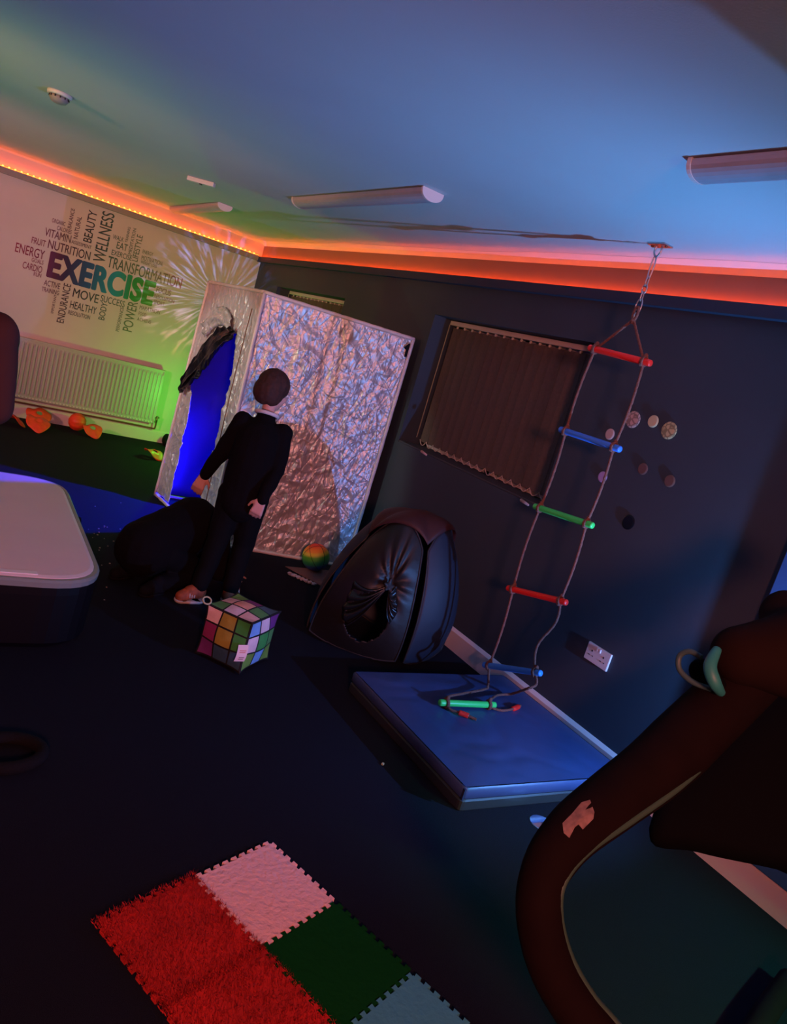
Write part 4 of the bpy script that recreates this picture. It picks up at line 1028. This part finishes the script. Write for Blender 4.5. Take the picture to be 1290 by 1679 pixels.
for k in range(30):
    P = on(rnd.gauss(165, 18), rnd.gauss(892, 28), 2, 0.0)
    if P.x < -2.03: continue
    s_ = rnd.uniform(0.002, 0.0045); box(bm, P-Vector((s_, s_, 0)), P+Vector((s_, s_, s_)))
thing_mesh('carpet_specks', bm, mat('pale_speck', (0.30, 0.28, 0.26), 0.8), 'scatter of tiny pale specks on the carpet right of the platform', 'specks', kind='stuff')

# ------------------------------------------------------------------ people
def rot_to(d):
    return Vector(d).to_track_quat('Y', 'Z').to_matrix()
def hand_bm(bm, wrist, direction, palm_n, size=0.15, side=1, curl=0.5):
    """palm, four curled fingers of different lengths and a thumb from the side of the palm"""
    d = Vector(direction).normalized(); n = Vector(palm_n); n = (n-d*n.dot(d)).normalized(); s = d.cross(n)*side
    pl = size*0.5; pw = size*0.40
    for k in range(4):
        off = (k-1.5)/3*pw*0.78
        capsule(bm, wrist+s*off*0.6, wrist+d*pl+s*off, size*0.075, size*0.070, 8)
    L = (0.40, 0.46, 0.43, 0.33)
    for k in range(4):
        off = (1.5-k)/3*pw*0.92
        p = wrist+d*pl*0.98+s*off; a = curl*0.5
        q = p
        for seg, fr in enumerate((0.45, 0.32, 0.25)):
            a += curl*0.45
            dd = (d*math.cos(a)+n*math.sin(a)+s*off*0.8).normalized()
            q2 = q+dd*size*L[k]*fr; capsule(bm, q, q2, size*(0.052-0.004*seg), size*(0.048-0.004*seg), 8); q = q2
    p = wrist+d*pl*0.25+s*pw*0.42
    dd = (d*0.65+s*0.6+n*0.35).normalized(); q = p+dd*size*0.22; capsule(bm, p, q, size*0.07, size*0.058, 8)
    dd = (d*0.85+s*0.2+n*0.45).normalized(); capsule(bm, q, q+dd*size*0.18, size*0.056, size*0.045, 8)
def head_bm(bm, hc, face, up, h):
    """skull, jaw, nose, lips, ears ; h = head height"""
    f = Vector(face).normalized(); u = Vector(up); u = (u-f*u.dot(f)).normalized(); r = f.cross(u)
    Rm = Matrix((r, f, u)).transposed()
    P = lambda x, y, z: hc+r*x*h+f*y*h+u*z*h
    sph(bm, P(0, -0.03, 0.08), (0.33*h, 0.40*h, 0.40*h), 20, 14, Rm)
    sph(bm, P(0, 0.10, -0.14), (0.27*h, 0.28*h, 0.33*h), 20, 14, Rm)
    sph(bm, P(0, 0.22, -0.36), (0.13*h, 0.12*h, 0.10*h), 14, 10, Rm)
    capsule(bm, P(0, 0.35, 0.02), P(0, 0.43, -0.13), 0.03*h, 0.052*h, 10)
    for sx in (-1, 1):
        sph(bm, P(0.04*sx, 0.40, -0.145), 0.035*h, 10, 8)
        sph(bm, P(0.33*sx, -0.02, -0.06), (0.035*h, 0.065*h, 0.11*h), 12, 8, Rm)
        sph(bm, P(0.13*sx, 0.335, 0.075), (0.09*h, 0.04*h, 0.035*h), 12, 8, Rm)
        sph(bm, P(0.15*sx, 0.27, -0.14), (0.09*h, 0.08*h, 0.09*h), 12, 8, Rm)
    sph(bm, P(0, 0.355, -0.235), (0.085*h, 0.035*h, 0.022*h), 12, 8, Rm)
    sph(bm, P(0, 0.345, -0.275), (0.075*h, 0.035*h, 0.026*h), 12, 8, Rm)
    return P, Rm
M_skin = mat('skin', (0.72, 0.40, 0.33), 0.55, noise_amt=0.05, nscale=30)
M_eye_w = mat('eye_white', (0.8, 0.78, 0.75), 0.3); M_eye_d = mat('eye_iris', (0.05, 0.03, 0.02), 0.2)
M_shoe = mat('orange_trainer', (0.30, 0.07, 0.022), 0.7, noise_amt=0.5, nscale=35)
M_sole = mat('pale_sole', (0.55, 0.50, 0.45), 0.6)
def person(J, label, hair, top_m, leg_m, face, headup, hh, lh, rh, skin=M_skin, collar=True, hairlen=0.30, vox=0.006, long_hair=False, rr=1.0, shoes=M_shoe, jacket=1.0, hem=0.12):
    loc = Vector((J['pelvis'].x, J['pelvis'].y, 0))
    t = empty('person', loc, label, 'person')
    bm = NB()
    pe, ch_, ne, he = J['pelvis'], J['chest'], J['neck'], J['head']
    S = rr
    capsule(bm, pe, ch_, 0.105*S, 0.115*S); capsule(bm, ch_, ne, 0.09*S, 0.036*S)
    capsule(bm, ne, he+Vector((0, 0, -0.02)), 0.036*S, 0.038*S)
    P, Rm = head_bm(bm, he, face, headup, hh)
    for a in 'LR':
        sh, el, wr = J['sh'+a], J['el'+a], J['wr'+a]
        capsule(bm, ch_, sh, 0.07*S, 0.042*S); capsule(bm, sh, el, 0.040*S, 0.030*S); capsule(bm, el, wr, 0.030*S, 0.020*S)
        hi, kn, an = J['hi'+a], J['kn'+a], J['an'+a]
        capsule(bm, pe, hi, 0.09*S, 0.075*S); capsule(bm, hi, kn, 0.072*S, 0.046*S); capsule(bm, kn, an, 0.046*S, 0.028*S)
        toe = J['to'+a]; capsule(bm, an, an.lerp(toe, 0.2)+Vector((0, 0, 0)), 0.028*S, 0.03*S); capsule(bm, an+Vector((0, 0, -0.02*S)), toe, 0.028*S, 0.024*S)
    for a, hd in (('L', lh), ('R', rh)):
        hand_bm(bm, J['wr'+a], hd[0], hd[1], 0.155*S, hd[2], hd[3])
    for v in bm.verts: v.co.z = max(v.co.z, 0.012)
    body = obj('body', remesh(bm, vox, 3), skin, t, True)
    # eyes
    for sx in (-1, 1):
        bm = NB(); sph(bm, P(0.13*sx, 0.335, 0.02), 0.042*hh, 12, 8); obj('eye', bm, M_eye_w, t, True)
        bm = NB(); sph(bm, P(0.13*sx, 0.36, 0.02), 0.024*hh, 10, 8); obj('iris', bm, M_eye_d, t, True)
    # hair
    bm = NB(); sph(bm, P(0, -0.07, 0.13), (0.385*hh, 0.43*hh, 0.41*hh), 24, 16, Rm)
    sph(bm, P(0, -0.20, -0.08), (0.375*hh, 0.32*hh, hairlen*hh*1.1), 24, 16, Rm)
    for sx in (-1, 1): sph(bm, P(0.20*sx, -0.08, -0.08), (0.19*hh, 0.27*hh, hairlen*hh), 16, 12, Rm)
    if long_hair:
        capsule(bm, P(0, -0.30, -0.2), P(0, -0.40, -0.9), 0.27*hh, 0.20*hh)
        for sx in (-1, 1): capsule(bm, P(0.26*sx, -0.12, -0.1), P(0.26*sx, -0.28, -0.8), 0.17*hh, 0.15*hh)
    h_ = remesh(bm, vox*1.1, 2)
    for v in h_.verts:
        n_ = noise.noise(Vector((v.co.x*60, v.co.y*60, v.co.z*12))); v.co += v.normal*0.004*n_
    obj('hair', h_, hair, t, True)
    # clothes
    bm = NB(); g = 0.013*S*jacket
    down = (pe-ch_).normalized()
    capsule(bm, pe+down*hem*0.5, ch_, 0.112*S+g, 0.118*S+g); capsule(bm, ch_, ne-(ne-ch_).normalized()*0.02, 0.096*S+g, 0.045*S+g*0.5)
    for a in 'LR':
        sh, el, wr = J['sh'+a], J['el'+a], J['wr'+a]
        capsule(bm, ch_, sh, 0.08*S+g, 0.05*S+g*0.7); capsule(bm, sh, el, 0.048*S+g*0.6, 0.040*S+g*0.5); capsule(bm, el, el.lerp(wr, 0.96), 0.040*S+g*0.5, 0.030*S+g*0.3)
    j_ = remesh(bm, vox*1.2, 4)
    for v in j_.verts: v.co += v.normal*0.006*noise.noise(v.co*14); v.co.z = max(v.co.z, 0.006)
    obj('jumper', j_, top_m, t, True)
    bm = NB()
    for a in 'LR':
        hi, kn, an = J['hi'+a], J['kn'+a], J['an'+a]
        capsule(bm, pe, hi, 0.098*S+g*0.4, 0.085*S); capsule(bm, hi, kn, 0.083*S, 0.060*S); capsule(bm, kn, kn.lerp(an, 0.93), 0.060*S, 0.048*S)
    l_ = remesh(bm, vox*1.2, 4)
    for v in l_.verts: v.co += v.normal*0.005*noise.noise(v.co*16); v.co.z = max(v.co.z, 0.004)
    obj('trousers', l_, leg_m, t, True)
    for a in 'LR':
        an, toe = J['an'+a], J['to'+a]
        d = (toe-an); 
        heel = an-Vector((d.x, d.y, 0)).normalized()*0.012*S+Vector((0, 0, -0.025*S))
        bm = NB(); capsule(bm, heel, an.lerp(toe, 0.5), 0.038*S, 0.037*S); capsule(bm, an.lerp(toe, 0.45)+Vector((0, 0, -0.008)), toe, 0.036*S, 0.033*S); capsule(bm, an+Vector((0, 0, 0.01)), heel, 0.036*S, 0.037*S)
        s_ = remesh(bm, vox*1.1, 3)
        for v in s_.verts: v.co.z = max(v.co.z, 0.010)
        sh_ = obj('shoe', s_, shoes, t, True)
        if shoes is M_shoe:
            dn = Vector((d.x, d.y, 0)).normalized(); sn = Vector((dn.y, -dn.x, 0))
            for q in (0.35, 0.5, 0.65):
                m_ = an.lerp(toe, q); m_.z = toe.z
                bm = NB(); tube(bm, [m_+sn*0.036*math.cos(a)*S+Vector((0, 0, 0.040*math.sin(a)*S+0.004)) for a in [PI*k/10 for k in range(11)]], 0.0045, 6); obj('lace', bm, mat('grey_lace', (0.45, 0.40, 0.36), 0.7), sh_, True)
        bm = NB(); capsule(bm, Vector((heel.x, heel.y, min(heel.z, 0.02))), Vector((toe.x, toe.y, min(toe.z, 0.02))), 0.040*S, 0.036*S, 12)
        for v in bm.verts: v.co.z = 0.001+max(0, min(0.017, v.co.z))
        if an.z < 0.2 and abs(an.z-toe.z) < 0.12: obj('sole', bm, M_sole if shoes is M_shoe else M_black, sh_, True)
        else: bm.free()
    if collar:
        bm = NB(); up = (he-ne).normalized(); cpt = ne+up*0.000; u = up.orthogonal().normalized(); v = up.cross(u)
        pts = [cpt+(u*math.cos(q)*0.058+v*math.sin(q)*0.058)*S for q in [2*PI*k/32 for k in range(32)]]
        tube(bm, pts, 0.011*S, 8, True); obj('collar', bm, mat('white_collar', (0.75, 0.68, 0.68), 0.7), t, True)
    return t
M_hair = mat('dark_auburn_hair', (0.050, 0.016, 0.010), 0.8, noise_amt=0.3, nscale=60)
M_jum = mat('black_jumper', (0.006, 0.005, 0.006), 0.95, bump=0.3, bscale=120, spec=0.1)
M_tro = mat('black_trousers', (0.004, 0.004, 0.005), 0.9, spec=0.15)
# standing child
O = Vector((-1.33, -4.27, 0)); f = Vector((0.50, 0.866, 0)).normalized(); r_ = Vector((f.y, -f.x, 0))
def L(a, b, z): return O+r_*a+f*b+Vector((0, 0, z))
J = dict(pelvis=L(0.0, 0, 0.66), chest=L(0.005, 0.02, 0.93), neck=L(0.008, 0.05, 1.085), head=L(0.008, 0.085, 1.215),
         shL=L(-0.100, 0.02, 1.010), elL=L(-0.170, 0.03, 0.83), wrL=L(-0.245, 0.08, 0.66), shR=L(0.115, 0.03, 1.005), elR=L(0.140, -0.02, 0.82), wrR=L(0.118, -0.145, 0.665),
         hiL=L(-0.055, 0, 0.62), knL=L(-0.075, -0.01, 0.35), anL=L(-0.10, -0.10, 0.085), toL=L(-0.17, -0.155, 0.035), hiR=L(0.06, 0, 0.62), knR=L(0.06, 0.05, 0.35), anR=L(0.055, 0.02, 0.07), toR=L(0.065, 0.15, 0.035))
person(J, 'child with auburn bob and black jumper standing with their back turned at the silver booth', M_hair, M_jum, M_tro, r_*0.75+f*0.62-Vector((0, 0, 0.22)), Vector((0.05, 0.05, 1)), 0.215,
       ((Vector((0.1, 0, -1))-r_*0.35), f, 1, 0.5), ((Vector((0, 0, -1))-r_*0.2), f, -1, 0.7), hairlen=0.33)
# crouching child
O = Vector((-1.50, -3.985, 0)); f = Vector((0.86, 0.50, 0)).normalized(); r_ = Vector((f.y, -f.x, 0))
J = dict(pelvis=L(0, -0.22, 0.24), chest=L(0.0, 0.05, 0.33), neck=L(0.0, 0.195, 0.29), head=L(0.0, 0.285, 0.21),
         shL=L(-0.14, 0.12, 0.33), elL=L(-0.20, 0.17, 0.14), wrL=L(-0.14, 0.33, 0.05), shR=L(0.15, 0.10, 0.32), elR=L(0.21, 0.12, 0.12), wrR=L(0.17, 0.27, 0.05),
         hiL=L(-0.08, -0.20, 0.21), knL=L(-0.12, 0.08, 0.075), anL=L(-0.11, -0.26, 0.06), toL=L(-0.11, -0.34, 0.035), hiR=L(0.09, -0.20, 0.21), knR=L(0.14, 0.07, 0.075), anR=L(0.13, -0.26, 0.06), toR=L(0.13, -0.35, 0.035))
person(J, 'child in black clothes crouched on the floor with back rounded and head tucked down', M_hair, M_jum, M_tro, f*0.35-Vector((0, 0, 1)), f*1.0+Vector((0, 0, 0.35)), 0.19,
       (f, Vector((0, 0, -1)), 1, 0.3), (f, Vector((0, 0, -1)), -1, 0.3), collar=False, hairlen=0.30, shoes=M_black, jacket=3.2, hem=0.14, rr=1.02)
# adult at the left edge
O = Vector((-2.905, -5.52, 0)); f = Vector((0.10, 1.0, 0)).normalized(); r_ = Vector((f.y, -f.x, 0))
J = dict(pelvis=L(0, 0, 0.86), chest=L(0.0, 0.0, 1.17), neck=L(0.0, 0.02, 1.36), head=L(0.0, 0.05, 1.50),
         shL=L(-0.19, 0, 1.30), elL=L(-0.25, -0.02, 1.04), wrL=L(-0.20, 0.12, 0.84), shR=L(0.185, 0, 1.30), elR=L(0.220, 0.0, 1.10), wrR=L(0.12, 0.20, 1.02),
         hiL=L(-0.09, 0, 0.82), knL=L(-0.10, 0.03, 0.46), anL=L(-0.10, -0.02, 0.09), toL=L(-0.12, 0.15, 0.035), hiR=L(0.09, 0, 0.82), knR=L(0.10, 0.02, 0.46), anR=L(0.10, -0.03, 0.09), toR=L(0.12, 0.14, 0.035))
person(J, 'person in a dark brown top standing at the left edge of the picture', mat('red_brown_hair', (0.12, 0.03, 0.02), 0.7), mat('dark_brown_top', (0.060, 0.026, 0.024), 0.9, spec=0.15), mat('maroon_trousers', (0.10, 0.030, 0.032), 0.9, spec=0.15), f, Vector((0, 0, 1)), 0.225,
       (f, Vector((0, 0, -1)), 1, 0.6), (f-r_*0.4, Vector((0, 0, -1)), -1, 0.6), collar=False, rr=1.22, vox=0.008, long_hair=True, shoes=M_black)

# ------------------------------------------------------------------ lounge chair in the right foreground
ch2 = empty('lounge_chair', (-1.0, -7.1, 0), 'dark maroon padded lounge chair frame with green edging in the right foreground', 'chair')
M_ch = mat('dark_maroon_vinyl', (0.0085, 0.0035, 0.0035), 0.85, noise_amt=0.2, nscale=8, spec=0.10)
M_edge = mat('green_rimlight', (0.035, 0.085, 0.060), 0.6)  # green rim light put into the colour of a tube along the inner edge
def frame_pts(L_): return [at(*a) for a in L_]
path = [(1420, 925, 2.40), (1345, 1000, 2.28), (1250, 1090, 2.14), (1165, 1172, 2.02), (1078, 1255, 1.90), (1000, 1315, 1.80), (935, 1368, 1.71), (893, 1430, 1.67), (884, 1498, 1.68), (902, 1580, 1.74), (942, 1652, 1.80), (990, 1712, 1.85), (1060, 1800, 1.90)]
pc = catmull(frame_pts(path), 10)
dv = ray(1000, 1400).normalized()
bm = NB(); tube(bm, pc, lambda t: 0.076-0.030*min(1, max(0, (t-0.30)/0.3)), 20, flat=1.0, upv=Vector((0.3, 0.2, 1))); obj('padded_frame', bm, M_ch, ch2, True)
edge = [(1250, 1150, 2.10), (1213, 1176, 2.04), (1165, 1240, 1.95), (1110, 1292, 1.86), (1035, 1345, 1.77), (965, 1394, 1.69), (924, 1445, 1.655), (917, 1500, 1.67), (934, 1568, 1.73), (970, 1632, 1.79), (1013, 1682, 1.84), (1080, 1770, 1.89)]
bm = NB(); tube(bm, catmull(frame_pts(edge), 10), 0.0085, 10); e_ = obj('rimlight', bm, M_edge, ch2, True); e_['label'] = 'pale green edging'
# floor runner that carries the frame
endp = pc[-1]; run = catmull([endp, Vector((endp.x+0.05, endp.y-0.08, 0.20)), Vector((endp.x+0.20, endp.y-0.05, 0.035)), Vector((endp.x+0.8, endp.y+0.15, 0.035)), Vector((endp.x+1.2, endp.y+0.25, 0.035))], 8)
bm = NB(); tube(bm, run, 0.034, 12); obj('floor_runner', bm, M_ch, ch2, True)
# black cushion slung behind the frame
cor = [at(1068, 1345, 2.25), at(1178, 1165, 2.45), at(1400, 1080, 2.55), at(1420, 1440, 2.35), at(1290, 1408, 2.30), at(1150, 1378, 2.25)]
nn = (cor[1]-cor[0]).cross(cor[3]-cor[0]).normalized()
if nn.dot(CAM-cor[0]) > 0: nn.negate()
bm = NB(); sp = catmull(cor, 6, True); ctr = sum(sp, Vector())/len(sp)
loops = [[ctr+(p-ctr)*k+nn*d for p in sp] for k, d in ((0.90, 0), (0.98, 0.02), (1.0, 0.05), (0.97, 0.09), (0.9, 0.11))]
loft(bm, loops); obj('seat_cushion', bm, mat('black_cushion', (0.004, 0.004, 0.005), 0.95, spec=0.05), ch2, True)
bm = NB(); c1, c2 = at(1215, 1075, 2.02), at(1320, 1075, 2.10); capsule(bm, c1, c2, 0.075, 0.12, 16); c3 = at(1290, 1010, 2.2); capsule(bm, c2, c3, 0.10, 0.07)
hb = remesh(bm, 0.014, 4); o = obj('head_pillow', hb, mat('brown_pillow', (0.014, 0.006, 0.005), 0.9, spec=0.1), ch2, True)
# teal straps round the frame
for (cx, cy, dd, rad_, tp_) in ((1168, 1090, 1.97, 0.034, 0.0075),):
    pass
s_ = catmull([at(1176, 1064, 1.93), at(1164, 1092, 1.90), at(1172, 1120, 1.90), at(1182, 1136, 1.94)], 8)
bm = NB(); tube(bm, s_, lambda t: 0.010+0.006*math.sin(PI*t), 10); o = obj('strap', bm, mat('teal_strap', (0.03, 0.26, 0.25), 0.5), ch2, True); o['label'] = 'teal strap'
s_ = catmull([at(1166, 1130, 1.96), at(1135, 1118, 1.97), at(1114, 1098, 1.98), at(1114, 1076, 1.98), at(1130, 1068, 1.97), at(1150, 1078, 1.96)], 8)
bm = NB(); tube(bm, s_, lambda t: 0.007, 10); o = obj('strap', bm, mat('grey_teal_strap', (0.05, 0.11, 0.12), 0.5), ch2, True); o['label'] = 'grey teal strap loop'
bm = NB(); capsule(bm, at(1150, 1100, 1.99), at(1172, 1128, 2.0), 0.030, 0.030, 14); obj('strap_buckle', bm, mat('black_cushion', (0.004, 0.004, 0.005), 0.95), ch2, True)
# worn pale patch on the frame
pt = [(953, 1316), (967, 1312), (974, 1332), (972, 1343), (955, 1360), (948, 1352), (938, 1360), (933, 1374), (924, 1366), (922, 1350), (938, 1334)]
bm = NB(); P3 = []
from mathutils.bvhtree import BVHTree
fr = [o for o in ch2.children if o.name.startswith('padded_frame')][0]
bv = BVHTree.FromPolygons([world_of(fr) @ v.co for v in fr.data.vertices], [tuple(p.vertices) for p in fr.data.polygons])
V = []
for a, b in pt:
    h = bv.ray_cast(CAM, ray(a, b).normalized()); V.append((h[0]+h[1]*0.0012) if h[0] else at(a, b, 1.7))
c = sum(V, Vector())/len(V); h = bv.ray_cast(CAM, (c-CAM).normalized()); c = h[0]+h[1]*0.003
cv = bm.verts.new(c); vv = [bm.verts.new(p) for p in V]
for k in range(len(vv)): bm.faces.new((cv, vv[k], vv[(k+1) % len(vv)]))
o = obj('worn_patch', bm, mat('pale_pink_patch', (0.24, 0.15, 0.14), 0.8, noise_amt=0.3, nscale=60), ch2); o['label'] = 'pale pinkish worn patch'; o.modifiers.new('t', 'SOLIDIFY').thickness = 0.0008

# dark hoop at the left edge of the floor
c = on(5, 1235, 2, 0.02); c.z = 0.022
bm = NB(); tube(bm, [c+Vector((0.115*math.cos(q), 0.085*math.sin(q), 0)) for q in [2*PI*k/48 for k in range(48)]], 0.021, 12, True)
thing_mesh('rubber_ring', bm, M_black, 'dark rubber ring lying on the floor at the left edge', 'ring', smooth=True)
